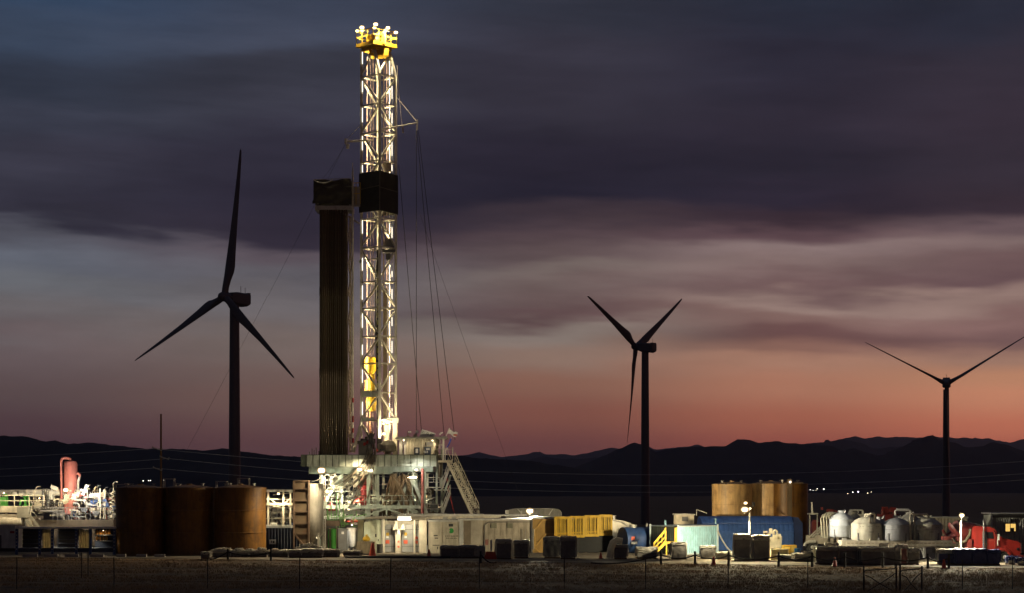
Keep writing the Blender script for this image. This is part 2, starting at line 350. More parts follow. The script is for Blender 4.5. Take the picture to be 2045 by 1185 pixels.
hills('hills', 17000, [(700,930),(800,920),(900,914),(935,910),(957,904),(980,910),(1000,914),(1028,911),(1048,909),(1070,903),(1092,909),(1122,908),(1145,911),(1170,906),(1195,901),(1222,895),(1245,899),(1290,893),(1312,899),(1360,894),(1395,890),(1420,896),(1520,899),(1600,888),(1660,884),(1690,876),(1708,873),(1728,877),(1750,873),(1768,875),(1790,874),(1830,875),(1858,872),(1890,875),(1930,876),(1968,877),(1996,881),(2012,886),(2040,879),(2080,878),(2200,885),(2600,915)], 2500, 4)

# ------------------------------------------------------------------ wind turbines
def turbine(px, py, Y, al, ta, th, R, sgn, label, tx, tw0, tw1, pitch):
    hub = P(px, py, Y)
    d = Vector((-math.sin(al) * math.cos(ta), math.cos(al) * math.cos(ta), math.sin(ta)))
    e2 = d.cross(Vector((0, 0, 1))).normalized(); e1 = e2.cross(d)
    if sgn < 0: fwd = -d
    else: fwd = d
    bx_, by_ = X(tx, Y), Y
    flat = Vector((fwd.x, fwd.y, 0)).normalized()
    dist = (X(tx, Y) - hub.x) / (-flat.x) if abs(flat.x) > .3 else 5.0
    dist = min(max(dist, 3.5), 8)
    by_ = hub.y - flat.y * dist
    if abs(flat.x) > .3: bx_ = hub.x - flat.x * dist
    g = thing('wind_turbine', label, 'wind turbine', (bx_, by_, LOW), 0, 'wind turbines behind the rig')
    tower = MB(1); tower.sm = True
    top = hub.z - 2.0
    tower.tube((bx_, by_, LOW - .3), (bx_, by_, top), tw1 * Y / F / 2, tw0 * Y / F / 2, 24); tower.build('tower', mt['tur'], g)
    nac = MB(1); side = flat.cross(Vector((0, 0, 1)))
    c0 = hub - fwd * 1.8; c1 = hub - fwd * (dist + 4.6)
    pr = []
    for (u, hw, lo, hi) in ((0, 1.4, -1.5, 1.5), (.25, 1.75, -1.9, 1.8), (.8, 1.75, -1.9, 1.9), (.97, 1.6, -1.3, 2.0), (1, 1.35, -.9, 2.0)):
        c = c0.lerp(c1, u); pr.append([c + side * a + Vector((0, 0, b)) for a, b in ((-hw, lo*.75), (-hw*.7, lo), (hw*.7, lo), (hw, lo*.75), (hw, hi*.8), (hw*.8, hi), (-hw*.8, hi), (-hw, hi*.8))])
    n8 = 8; vs = [a for r_ in pr for a in r_]
    fs = [(i*n8+k, i*n8+(k+1)%n8, (i+1)*n8+(k+1)%n8, (i+1)*n8+k) for i in range(len(pr)-1) for k in range(n8)] + [tuple(range(7, -1, -1)), tuple(range(len(vs)-8, len(vs)))]
    nac.add(vs, fs)
    nb = nac.build('nacelle', mt['tur'], g)
    an = MB(1); cc = c0.lerp(c1, .62) + Vector((0, 0, 1.9)); an.bar(cc, cc + Vector((0, 0, 1.9)), .12); cc = c0.lerp(c1, .86) + Vector((0, 0, 1.9)); an.bar(cc, cc + Vector((0, 0, 1.7)), .12)
    lip = c0.lerp(c1, .9) + Vector((0, 0, 2.0)); an.bar(lip - side * 1.5 - fwd*.0, lip + side * 1.5, .9, .3)
    an.build('weather_mast', mt['tur'], nb)
    hb = MB(1); hb.sm = True
    hb.path([hub - fwd * 2.0, hub - fwd * 1.0, hub + fwd * .6, hub + fwd * 1.5, hub + fwd * 2.0], 1.0, 1.0, 14)
    k14 = [1.35, 1.55, 1.45, 1.0, .3]; hb.v = [tuple((hub + fwd * ((Vector(v) - hub).dot(fwd))) + (Vector(v) - (hub + fwd * ((Vector(v) - hub).dot(fwd)))) * k14[i // 14]) for i, v in enumerate(hb.v)]
    hb.build('hub', mt['tur'], g)
    Rm = R * Y / F
    for k in range(3):
        a = th + k * 2 * PI / 3; u = e1 * math.cos(a) + e2 * math.sin(a); tg = (e2 * math.cos(a) - e1 * math.sin(a)) * (1 if sgn > 0 else 1)
        b = MB(1); b.sm = True; rings = []
        for s_, ch, th_, off in ((.025, 1.9, 1.9, 0), (.07, 1.9, 1.8, 0), (.12, 2.5, 1.3, .25), (.17, 3.3, 1.0, .6), (.21, 3.4, .85, .65), (.30, 2.9, .65, .5), (.5, 2.05, .4, .3), (.75, 1.35, .24, .15), (.93, .85, .14, .05), (.985, .55, .09, 0), (1.0, .12, .05, -.05)):
            pt = pitch + .25 * (1 - s_); cd = tg * math.cos(pt) + fwd * math.sin(pt); td = fwd * math.cos(pt) - tg * math.sin(pt)
            c = hub + u * (s_ * Rm) + cd * off * BLSIDE - fwd * 0 + fwd * (1.2 * s_ * s_)
            ring = []
            for q in range(12):
                w_ = 2 * PI * q / 12; ring.append(c + cd * (ch / 2 * math.cos(w_)) + td * (th_ / 2 * math.sin(w_)))
            rings.append(ring)
        vs = [p_ for r_ in rings for p_ in r_]
        b.add(vs, [(i*12+q, i*12+(q+1)%12, (i+1)*12+(q+1)%12, (i+1)*12+q) for i in range(len(rings)-1) for q in range(12)] + [tuple(range(11, -1, -1)), tuple(range(len(vs)-12, len(vs)))])
        b.build('blade', mt['tur'], g)
    return g
BLSIDE = 1
turbine(448.1, 592.7, 540, -.7482, -.0828, .1089, 296.2, -1, 'dark wind turbine left of the drilling rig, one blade pointing almost straight up', 465, 19, 26, -.40)
BLSIDE = 1
turbine(1269.5, 693.6, 800, .9267, .1152, .9889, 196, 1, 'dark wind turbine behind the blue horizontal tank with its rotor hub left of the tower', 1287.5, 14, 18.5, -.40)
turbine(1890.5, 768.5, 850, -.2041, .1251, 1.0177, 182.5, -1, 'dark wind turbine above the red truck, thin blades spread in a wide V', 1894.5, 11.5, 16, 1.15)

# ------------------------------------------------------------------ utility poles and power lines
Yp = 320
def pole(px, top, arms, label):
    b = P(px, top, Yp); g = thing('utility_pole', label, 'utility pole', (b.x, Yp, 0))
    p_ = MB(1); p_.tube((b.x, Yp, -.2), b, .2, .14, 10); p_.sm = True; p_.build('pole', mt['tank'], g)
    for a0, a1, py in arms:
        q = MB(1); q.bar(P(px + a0, py - 4, Yp - .2), P(px + a1, py + 2, Yp - .2), .14); c = q.build('crossarm', mt['galv'], g)
        e = MB(1)
        for ax in (a0, a1): e.lathe([(.07, 0), (.10, .08), (.06, .16), (.1, .24), (.03, .3)], P(px + ax, py - 3 if ax < 0 else py + 1, Yp - .2), 8)
        e.build('insulator', mt['grey'], c)
pole(321.5, 828, [(-17, 2, 899), (-2, 16, 917), (-15, 2, 939)], 'rusty brown utility pole standing behind the dark brown tanks')
def span(a, b, sag, r=.028, n_=26):
    a, b = Vector(a), Vector(b); return [a.lerp(b, i / n_) - Vector((0, 0, sag * 4 * (i / n_) * (1 - i / n_))) for i in range(n_ + 1)]
for (x0, y0, x1, y1, x2, y2, s1, s2, lb) in ((-1160, 894, 306, 897, 2584, 868, 2.2, 5.3, 'uppermost'), (-1136, 918, 336, 917, 2614, 890, 2.4, 5.4, 'middle'), (-1164, 933, 308, 936, 2586, 909, 2.1, 4.9, 'lowest')):
    w_ = MB(1); w_.path(span(P(x0, y0, Yp), P(x1, y1, Yp), s1), .036, None, 4); w_.path(span(P(x1, y1, Yp), P(x2, y2, Yp), s2, n_=40), .036, None, 4)
    solo(w_, 'power_line', M('aluminium_wire', (.45, .45, .44), .4, .2), f'{lb} thin power line sagging across the dark valley behind the rig', 'power line', P(x1, y1, Yp), 'power lines across the valley')

# ------------------------------------------------------------------ lights of the far town
for i, (px, py, r, c) in enumerate(((1618,979.5,.55,LC),(1624,981,.35,LC),(1630,980.5,.4,LW),(1632,977.5,.5,LC),(1645,978,.9,LC),(1693,987,.45,LW),(1703,984.5,.7,LC),(1714,983.5,.95,(.95,.8,1)),(1733,986,.5,LW),(1740,984,.4,LW),(286,961.5,.7,LC),(297,961,.55,LC),(300.5,961,.5,LC),(327,960.5,.6,LC))):
    Y = 2400; b = P(px, py, Y); pos = 'on the valley floor right of the tan tanks' if px > 1600 else 'on the slope behind the left tanks'
    g = thing('yard_light', f'tiny distant yard light shining {pos}', 'yard light', (b.x, Y, LOW), 0, 'distant lights right of the tan tanks' if px > 1600 else 'distant lights on the left slope')
    MB(1).tube((b.x, Y, LOW), (b.x, Y, max(LOW + .5, b.z)), .12, .1, 6).build('post', mt['dgrey'], g)
    MB(1).ball(b, r * .62, 8, 5).build('lamp', EM('far_lamp', c, 9), g)
def part(name, parent):
    o = bpy.data.objects.new(name, None); COL.objects.link(o); o.parent = parent; return o
EM_STRIP = EM('strip_glow', (1, .90, .72), 2.6)
# ------------------------------------------------------------------ drilling rig
YR = 225.0
def R(px, py, dy=0.0): return P(px, py, YR) + Vector((0, dy, 0))       # keeps rig scale, moves in depth
rig = thing('drilling_rig', 'tall white lattice drilling rig with yellow lit crown and grey green drill floor', 'drilling rig', (X(745, YR), YR, 0))
halo_mat = EM('halo_glow', (1, .70, .36), .5)  # emission put on the disc behind each lens as a soft lamp halo
def floodlight(parent, p, r, I, col, aim=(0, .25, -1), deg=152, name='floodlight'):
    p = Vector(p); r *= .68; hs = MB(1); hs.box(p + Vector((-r*.9, r*.5, -r*.8)), p + Vector((r*.9, r*1.6, r*.8))); hs.bar(p + Vector((0, r*1.1, -r*1.9)), p + Vector((0, r*1.1, -r*.7)), r*.3)
    h = hs.build(name, mt['dgrey'], parent)
    b = MB(1); b.lathe([(r * .5, -r * .62), (r * 1.0, -r * .5), (r * 1.06, 0), (r * 1.0, r * .5), (r * .5, r * .62)], p, 10); b.build('lens', lampmat(col), h, True)
    b = MB(1); b.lathe([(r * .3, -r * 1.25), (r * 1.2, -r * .9), (r * 1.7, 0), (r * 1.2, r * .9), (r * .3, r * 1.25)], (0, 0, 0), 12); b.v = [(x_ + p.x, y_ * .12 + p.y + r * .45, z_ + p.z) for x_, y_, z_ in b.v]; b.build('reflector', halo_mat, h, True)  # disc behind the lens, its added glow stands for the halo
    beam_light(h, p + Vector((0, r * .2 if aim[1] > 0 else 0, -r * .75)) if aim[2] < -.5 else p + Vector((0, r * 1.7, 0)), p + Vector(aim) * 10, I, col, deg, r * .5, .25); return h
def clutter(par, n, xa, xb, ya, yb_, Yb, ya_, yz, mats, rr, kinds=(0, 1, 1, 2, 2, 3, 4), sc=1.0):
    for i in range(n):
        a = P(rr.uniform(xa, xb), rr.uniform(ya, yb_), Yb) + Vector((0, rr.uniform(ya_, yz), 0)); k = rr.choice(kinds); m_ = MB(1); s_ = sc * rr.uniform(.7, 1.3); mm = mt[rr.choice(mats)]
        if k == 0:
            w_, h_ = rr.uniform(.25, .75) * s_, rr.uniform(.25, .7) * s_; m_.box(a, a + Vector((w_, .5, h_))); m_.box(a + Vector((w_ * .2, .1, h_)), a + Vector((w_ * .6, .4, h_ * 1.35))); m_.box(a + Vector((w_ * .1, -.03, h_ * .2)), a + Vector((w_ * .9, -.001, h_ * .75))); m_.build('pump_housing', mm, par)
        elif k == 1:
            q = a + Vector((rr.uniform(.7, 2.4) * s_, 0, 0)); r_ = rr.uniform(.05, .10); m_.sm = True; m_.path([a, q, q + Vector((r_ * 2, 0, -r_ * 2)), q + Vector((r_ * 2.2, 0, -rr.uniform(.3, .9)))], r_, None, 8)
            for c in (a, a.lerp(q, .5)): m_.tube(c, c + Vector((.06, 0, 0)), r_ * 1.7)
            m_.build('pipe', mm, par)
        elif k == 2:
            q = a + Vector((0, 0, rr.uniform(.6, 1.9) * s_)); r_ = rr.uniform(.04, .09); m_.sm = True; m_.path([a, q, q + Vector((r_ * 1.5, 0, r_ * 2)), q + Vector((rr.uniform(.2, .6), 0, r_ * 2.2))], r_, None, 8); m_.tube(q - Vector((0, 0, .06)), q, r_ * 1.7); m_.build('riser_pipe', mm, par)
        elif k == 3:
            r_ = rr.uniform(.18, .32) * s_; q = a + Vector((r_ * 3, 0, 0)); m_.sm = True; m_.path([a, a + Vector((.01, 0, 0)), q, q + Vector((r_ * .5, 0, 0))], r_, None, 12)
            for j in range(5): c = a.lerp(q, .15 + j * .17); m_.tube(c, c + Vector((.03, 0, 0)), r_ * 1.12, None, 12)
            m_.box(a + Vector((r_ * .5, -r_ * .6, -r_ * 1.4)), a + Vector((r_ * 2.5, r_ * .6, -r_ * .8))); m_.build('motor', mm, par)
        else:
            m_.lathe([(.05, 0), (.12, .02), (.12, .08), (.07, .1), (.14, .22), (.07, .34), (.03, .36), (.03, .55)], a, 8); m_.path([a + Vector((.17 * math.cos(t_), .03, .55 + .17 * math.sin(t_))) for t_ in np.linspace(0, 2 * PI, 11).tolist()], .025, None, 5); m_.bar(a + Vector((-.17, .03, .55)), a + Vector((.17, .03, .55)), .03); m_.build('valve', mm, par)
# mast: square plan seen on its corner
LEG = {'l': (722, 0.0), 'f': (760.5, -1.9), 'r': (790.5, -.1), 'b': (752, 1.9)}
def lp(k, py): px, dy = LEG[k]; return R(px, py, dy)
mast = part('mast', rig)
def legs():
    for k, top in (('l', 100), ('f', 153), ('r', 153), ('b', 153)):
        m_ = MB(1); m_.bar(lp(k, 905 if k != 'l' else 846), lp(k, top), .30 if k != 'b' else .24)
        tp = {'f': R(748.5, 98, -1.2), 'r': R(779, 106, -.1), 'b': R(750, 98, 1.2)}.get(k)
        if tp is not None: m_.bar(lp(k, top), tp, .28)
        if k == 'l': m_.bar(lp('l', 846), R(706, 905, -.3), .34); m_.bar(lp('l', 850) + Vector((.1, 0, 0)), R(746, 888, -1.2), .24); m_.bar(R(722, 850, .2), R(722, 905, .2), .16)
        m_.build('leg', mt['mastw'], mast)
legs()
LV = [153, 210, 266, 323, 380, 437, 494, 562, 617, 673, 727, 785, 840]
for (a, b, ph, nm) in (('l', 'f', 0, 0), ('f', 'r', 1, 0), ('r', 'b', 0, 1), ('b', 'l', 1, 1)):
    m_ = MB(1)
    for i, py in enumerate(LV):
        w_ = .15 if py not in (785, 840) else .15
        m_.bar(lp(a, py + 1.5), lp(b, py + 1.5), w_)
        if i + 1 < len(LV):
            s_, e_ = (a, b) if (i + ph) % 2 == 0 else (b, a)
            m_.bar(lp(s_, py + 3), lp(e_, LV[i + 1] - 2), .16)
    if a == 'l': m_.bar(lp('l', 150), R(748, 101, -1.2), .16); m_.bar(lp('l', 519), lp('f', 519), .14)
    if a == 'f': m_.bar(lp('f', 150), R(776, 112, -.1), .2)
    m_.build('lattice_brace', mt['mastw'], mast)
m_ = MB(1); m_.pbox(723, 760, 781, 794, YR - 1.2, .4); m_.pbox(722, 747, 835, 843, YR - 1.0, .4); m_.pbox(765, 796, 836, 846, YR - .6, .4); m_.bar(R(722, 519), R(718, 524), .3); m_.build('cross_beam', mt['rigg'], mast)
# ladder with safety cage on the right, guide rails and cables inside
m_ = MB(1)
for dx in (777, 784): m_.bar(R(dx, 905, .6), R(dx, 112, .6), .06)
for i in range(200): py = 905 - i * 4; m_.bar(R(777, py, .6), R(784, py, .6), .035)
m_.build('ladder', mt['galv'], mast)
m_ = MB(1)
for px, dy, w_ in ((733, .2, .07), (739, .6, .06), (744, .8, .10), (766, .3, .14), (771.5, .9, .08)): m_.bar(R(px, 900, dy), R(px, 112, dy), w_)
m_.build('guide_rail', M('pinkish_cable', (.20, .14, .12), .6), mast)
m_ = MB(1)
m_.tube(R(756, 905, -.9), R(756, 500, -.9), .16, None, 8); m_.path([R(756, 500, -.9), R(754.5, 514, -.9), R(751, 560, -1.), R(752, 660, -1), R(754, 760, -1)], .10, None, 6)
m_.build('hose', mt['drk'], mast)
m_ = MB(1)
for py in range(545, 780, 14): m_.bar(R(757, py, -1.75), R(757, py + 9, -1.75), .14)
m_.build('cable_tray', M('yellow_green_tray', (.40, .42, .06), .5), mast)
# inner dark machinery seen through the lattice
m_ = MB(1); m_.slab([(X(763, YR), Z(495, YR)), (X(788, YR), Z(495, YR)), (X(780, YR), Z(478, YR)), (X(771, YR), Z(476, YR))], YR - .6, YR + .3)
m_.pbox(763, 789, 497, 503, YR - .9, 1); m_.pbox(770, 780, 505, 518, YR - .9, .6); m_.build('fingerboard_carriage', mt['dgrey'], mast)
m_ = MB(1); m_.pbox(765, 773, 575, 905, YR + .2, .35); m_.build('service_column', M('brown_column', (.12, .09, .06), .6, dirt=.4), mast)
m_ = MB(1); m_.pbox(766, 781, 324, 340, YR - .8, 1.0); m_.pbox(769, 776, 334, 348, YR - 1.0, .4); m_.pbox(765, 776, 846, 878, YR + .3, .6); m_.build('equipment_box', mt['cream'], mast)
# tall light strips fixed inside the legs
for px, dy, seg in ((724.2, -.25, [(104,128),(162,184),(216,244),(272,300),(330,344),(440,466),(515,540),(570,600),(628,656),(690,710),(740,766),(804,830)]), (782.5, .3, [(130,146),(170,196),(224,250),(280,310),(328,340),(452,474),(540,552),(576,600),(628,652),(682,706),(750,770),(816,832)])):
    for a, b in seg:
        m_ = MB(1); m_.tube(R(px, b, dy), R(px, a, dy), .035, None, 6); s_ = m_.build('light_strip', EM_STRIP, mast)
        l_ = bpy.data.lights.new('strip_light', 'AREA'); l_.shape = 'RECTANGLE'; l_.size = .12; l_.size_y = m2(52, YR); l_.energy = 210; l_.color = (1, .79, .45)
        q = bpy.data.objects.new('strip_light', l_); COL.objects.link(q); q.parent = s_; sg = 1 if px < 750 else -1
        q.location = R(px + 4.5 * sg, (a + b) / 2 + 8, dy + .3) - rig.location; q.rotation_euler = (Vector((sg, .28, 0))).to_track_quat('-Z', 'Y').to_euler()
# windwall round the mast
m_ = MB(1)
def wall(m_, a, b, t0, t1, o):
    p, q = Vector(a), Vector(b); m_.bar(p + Vector((0, 0, 0)), q, .06); 
def panel(m_, a0, a1, b1, b0, th=.08):
    a0, a1, b1, b0 = map(Vector, (a0, a1, b1, b0)); nn = (a1 - a0).cross(b0 - a0).normalized() * th
    m_.add([a0, a1, b1, b0, a0 + nn, a1 + nn, b1 + nn, b0 + nn], [(3,2,1,0),(4,5,6,7),(0,1,5,4),(1,2,6,5),(2,3,7,6),(3,0,4,7)])
panel(m_, R(718, 425, -.2), R(761, 425, -2.3), R(761, 346, -2.3), R(718, 347, -.2)); panel(m_, R(761, 425, -2.3), R(794.5, 429, -.3), R(794.5, 351, -.3), R(761, 346, -2.3))
panel(m_, R(794, 429, -.2), R(752, 425, 2.3), R(752, 347, 2.3), R(794, 351, -.2)); 
m_.build('windwall', mt['tarp'], mast)
m_ = MB(1); m_.bar(R(720, 379, -.45), R(760, 376, -2.42), .08); m_.bar(R(761, 379, -2.42), R(794, 384, -.42), .07); m_.bar(R(761, 347, -2.4), R(761, 425, -2.4), .1); m_.build('windwall_frame', M('windwall_steel', (.13, .12, .08), .5), mast)
# side booms
m_ = MB(1); m_.tube(R(690, 284, -.6), R(745, 280, -.4), .13, .10, 8); m_.bar(R(691, 278, -.6), R(691, 289, -.6), .22); m_.lathe([(.05, -.3), (.2, -.25), (.2, .2), (.05, .3)], R(695, 293, -.6), 8); m_.bar(R(692, 282, -.6), R(719, 251, -.2), .05)
m_.build('boom', mt['mastw'], mast)
m_ = MB(1); m_.tube(R(762, 263, -1.5), R(834, 247, -.8), .09, .07, 8); m_.bar(R(834, 246, -.8), R(791, 192, -.1), .07); m_.bar(R(834, 241, -.8), R(834, 252, -.8), .16); m_.box(R(832, 262, -.95), R(835, 252, -.75)); m_.bar(R(805, 254, -1), R(806, 268, -1), .18); m_.path([R(793, 130), R(797, 190), R(803, 250), R(806, 266, -1)], .035, None, 5)
m_.build('boom', mt['mastw'], mast)
# crown
cr = MB(1); cx = 752
def ring(rx, py, dy=1.0): return [R(cx - 41 * rx, py, -.1 * dy), R(cx - 4 * rx, py, -2.3 * rx), R(cx + 41 * rx, py, .1 * dy), R(cx + 4 * rx, py, 2.3 * rx)]
q = ring(1, 95); cr.prism([(p_.x, p_.y) for p_ in q], Z(95, YR), Z(88, YR)); q = ring(.72, 103); cr.prism([(p_.x, p_.y) for p_ in q], Z(103, YR), Z(95.2, YR)); cr.pbox(737, 776, 96, 110, YR - 1.1, 1.8)
cr.pbox(731, 744, 70, 88, YR - .9, 1.6); cr.pbox(757, 769, 66, 88, YR - .9, 1.4); cr.lathe([(.05, -.7), (.55, -.65), (.55, .65), (.05, .7)], R(762, 80, -.9), 12)
crown = cr.build('crown_platform', mt['yel'], rig)
m_ = MB(1); q = ring(.98, 88); m_.rail(q + [q[0]], 1.35, .08, .8); m_.build('guard_rail', mt['yel'], crown)
for px, py, dy, r, I in ((714, 62.5, -.3, .20, 130), (724, 58, -.9, .28, 230), (753, 57.5, -2.3, .28, 230), (776, 60, -1.2, .26, 230), (790.5, 64.5, -.1, .25, 170)):
    floodlight(crown, R(px, py, dy), r, I, LW)
# racking board with dark tarp
m_ = MB(1); m_.pbox(629, 703, 410, 418, YR - 1.6, 3.4); m_.bar(R(672, 418, -1.3), R(718, 447, -.4), .16); m_.bar(R(700, 412, -1), R(722, 408, 0), .2); m_.pbox(705, 720, 372, 412, YR - .4, .12); rb = m_.build('racking_board', mt['galv'], rig)
m_ = MB(1); nx, nz_ = 22, 12; vs = []
for j in range(nz_ + 1):
    for i in range(nx + 1):
        u, v_ = i / nx, j / nz_; px = 629 + (703 - 629) * u - 2 * (v_ < .1) ; py = 410 - (48 + 1.5 * math.sin(u * 9)) * v_ + (1 - u) * 2 * v_
        vs.append(tuple(R(px, py, -1.72 + .16 * noise.noise(Vector((u * 5, v_ * 4, 2))) - .1 * math.sin(v_ * PI))))
k_ = len(vs); vs += [(a, b + .12, c) for a, b, c in vs]
fs = [(j*(nx+1)+i, j*(nx+1)+i+1, (j+1)*(nx+1)+i+1, (j+1)*(nx+1)+i) for j in range(nz_) for i in range(nx)]; fs += [tuple(k_ + a for a in f[::-1]) for f in fs]
m_.add(vs, fs); m_.pbox(630, 632, 363, 410, YR - 1.5, 3.2); m_.pbox(700, 702, 361, 410, YR - 1.5, 3.2); m_.pbox(630, 702, 364, 410, YR + 1.75, .08); m_.build('windscreen', mt['tarp'], rb)
m_ = MB(1); m_.path(span(R(630, 364, -1.9), R(668, 363, -1.9), .35, n_=10), .05, None, 5); m_.bar(R(629, 363, -1.75), R(703, 360.5, -1.75), .07); m_.build('rope', mt['galv'], rb)
m_ = MB(1); m_.rail([R(704, 410, -.9), R(720, 408, -.4)], 2.4, .07, .5); m_.build('guard_rail', mt['yel'], rb)
m_ = MB(1); m_.tube(R(705.5, 905, -.9), R(705.5, 345, -.9), .11, None, 8); m_.tube(R(705.5, 345, -.9), R(705.5, 327, -.9), .06, .03, 6)
sv = m_.build('standpipe', mt['mastw'], rig)
m_ = MB(1); m_.path([R(700 + 1.2 * math.sin(i * .9), 905 - i * 8, -1 + .07 * math.cos(i * .9)) for i in range(60)], .13, None, 6); m_.path([R(702 + 1.0 * math.sin(i * .9 + 3), 905 - i * 8, -.9 + .07 * math.cos(i * .9 + 3)) for i in range(60)], .08, None, 6); m_.build('hose', M('pale_hose', (.42, .34, .25), .6, dirt=.4, streak=(4, 4, 2)), sv)
m_ = MB(1)
for a, b in ((797, 806), (833, 845), (857, 866), (877, 886)): m_.tube(R(706.5, b, -1.02), R(706.5, a, -1.02), .12, None, 8)
m_.build('red_band', mt['red'], sv)
# drill floor
fl = MB(1); fl.box(R(612, 934, -6), R(868, 911, 7)); floor = fl.build('drill_floor', M('dark_green_seam', (.07, .085, .065), .6), rig)
m_ = MB(1); i = 0
for px in list(range(612, 868, 13)):
    m_.pbox(px + .8, px + 12.0, 910.5, 933, YR - 6.15 + .03 * (i % 3), .14); i += 1
m_.build('skirt_panel', mt['rigg'], floor)
m_ = MB(1); m_.box(R(626, 948, -5.2), R(790, 934.2, 5)); m_.box(R(790, 944, -5.0), R(868, 934.2, 5)); m_.build('floor_girder', M('green_girder_paint', (.22, .27, .23), .55, dirt=.5), floor)
m_ = MB(1)
for px, hh in ((628, 6), (633, 12), (637, 9), (641, 14), (646, 7)): m_.bar(R(px, 911, -5.5), R(px, 911 - hh, -5.5), .09)
m_.build('post', mt['dgrey'], floor)
rr = random.Random(11)
m_ = MB(1)      # rotary table, tongs and iron roughneck on the floor
m_.box(R(722, 911, -4.6), R(748, 888, -3.2)); m_.bar(R(720, 887, -4.6), R(748, 885, -4.4), .35)
for i in range(22):
    a = R(rr.uniform(724, 764), rr.uniform(884, 908), rr.uniform(-5.2, -3)); m_.box(a, a + Vector((rr.uniform(.15, .55), .4, rr.uniform(.15, .6))))
m_.build('iron_roughneck', mt['drk'], floor)
for i in range(5):
    m_ = MB(1); a = R((735, 741, 746, 753, 758)[i], (893, 890, 901, 896, 905)[i], -5.3); m_.lathe([(.05, 0), (.16, .05), (.13, .3), (.05, .36)], a, 8); m_.build('red_valve', mt['red'], floor)
m_ = MB(1)      # cream winch and drawworks mass lit by the floor lamps
m_.box(R(768, 911, 0), R(776, 846, .6)); m_.box(R(785, 911, -.5), R(794, 846, .4)); m_.box(R(770, 911, -2), R(782, 892, -.8)); m_.lathe([(.2, 0), (.9, .1), (.9, .8), (.6, 1.2), (.2, 1.3)], R(778, 905, -2.6), 14)
m_.box(R(794, 880, -.4), R(812, 876, 2)); m_.box(R(798, 911, -1.5), R(806, 884, -.2)); m_.box(R(809, 911, -2), R(817, 888, -1))
m_.build('drawworks', mt['cream'], floor)
for px, py, dy, r, I in ((716, 1003, -2.5, .12, 26), (790, 985, -2.5, .12, 26), (835, 1000, 0, .12, 20), (690, 1040, -4, .10, 14)): floodlight(floor, R(px, py, dy), r, I, LW, (0, .9, -.3), 168)  # hidden lamps added to brighten the inside of the substructure
for px, py, r, I, c in ((777, 846, .30, 13, LW), (769, 849, .15, 5, LW), (770, 869, .24, 12, LW), (728, 940.5, .30, 24, LW), (665, 983, .28, 42, LW), (673, 981.5, .14, 22, LG), (838, 941, .20, 12, LC), (812, 883, .10, 4.5, LW), (868, 883.5, .10, 5, LW)):
    floodlight(floor, R(px, py, -7.6 if py > 920 else -6.1 if px > 800 else -2.6), r, I, c, (0, .85, -.5) if py > 900 else (0, .5, -.85) if px > 800 else (-.3, .9, .3), 165)
for i, (px, py) in enumerate(((744, 942), (828, 955))):
    m_ = MB(1); m_.tube(R(px - 9, py, -5.4), R(px + 9, py, -5.4), .07, None, 8); m_.build('tube_light', EM('tube_glow', LW, 14), floor)
# substructure
sub = part('substructure', rig)
def beam(*a, name='beam', mat='rigg', w_=.3, par=None):
    m_ = MB(1)
    for p, q in a: m_.bar(p, q, w_)
    return m_.build(name, mt[mat], par or sub)
for px in (650, 690, 742, 760, 826, 850):
    for dy in (-4.8, 4.8): beam((R(px, 1092, dy), R(px, 946, dy)), name='column', w_=.42 if px in (650, 742, 826) else .28)
[beam(q, name='brace', w_=.35) for q in ((R(822, 946, -5), R(858, 1030, -5)), (R(826, 946, -5), R(800, 1012, -5)), (R(845, 950, 0), R(870, 1040, 0)))]
[beam(q, name='brace', w_=.25) for q in ((R(690, 950, -5), R(655, 1010, -5)), (R(700, 950, 3), R(760, 1020, 3)), (R(790, 950, 3), R(740, 1020, 3)))]
beam((R(648, 1013, -5.2), R(852, 1013, -5.2)), (R(648, 1033, -5.2), R(735, 1033, -5.2)), (R(648, 1024, -4.6), R(735, 1024, -4.6)), name='base_beam', w_=.36)
beam((R(738, 1030, -5.3), R(778, 1016, -5.3)), (R(778, 1016, -5.3), R(815, 1030, -5.3)), (R(778, 1014, -5.3), R(778, 1030, -5.3)), (R(738, 1013, -5.3), R(738, 1034, -5.3)), (R(820, 1013, -5.3), R(820, 1034, -5.3)), (R(822, 1018, -5.3), R(852, 1034, -5.3)), name='truss', w_=.18)
m_ = MB(1); m_.slab([(X(816, YR), Z(1013, YR)), (X(826, YR), Z(1013, YR)), (X(862, YR), Z(1036, YR)), (X(846, YR), Z(1036, YR))], YR - 5.1, YR - 4.6); m_.build('gusset', mt['rigg'], sub)
m_ = MB(1); m_.rail([R(650, 1012, -5.4), R(735, 1012, -5.4)], 1.15, .06, .55); m_.rail([R(742, 1011, -5.4), R(835, 1011, -5.4)], 1.15, .06, 1.2); m_.rail([R(797, 940, -6.4), R(830, 940, -6.4)], 1.05, .06, .9); m_.build('guard_rail', mt['rigg'], sub)
m_ = MB(1); m_.path([R(663 + 7*math.cos(a), 955 + 6*math.sin(a), -5.3) for a in np.linspace(0, 6.2, 14)], .09, None, 6); m_.path([R(678, 951, -5.2), R(672, 957, -5.3), R(669, 966, -5.3), R(668, 976, -5.3)], .10, None, 6); m_.path([R(661, 948, -5.2), R(668, 952, -5.4), R(676, 949, -5.4), R(684, 956, -5.4)], .08, None, 6)
m_.build('coiled_hose', mt['mastw'], sub)
m_ = MB(1); m_.pbox(684, 696, 951, 972, YR - 4.4, 1.2); m_.pbox(666, 690, 970, 976, YR - 4.5, 1); m_.pbox(660, 682, 953, 975, YR - 3, 1); m_.pbox(705, 716, 953, 975, YR - 4, 1); m_.build('pump_housing', mt['cream'], sub)
clutter(sub, 95, 648, 735, 980, 1062, YR, -4.6, 1.5, ('galv', 'cream', 'rigg', 'galv', 'dgrey', 'red'), rr)
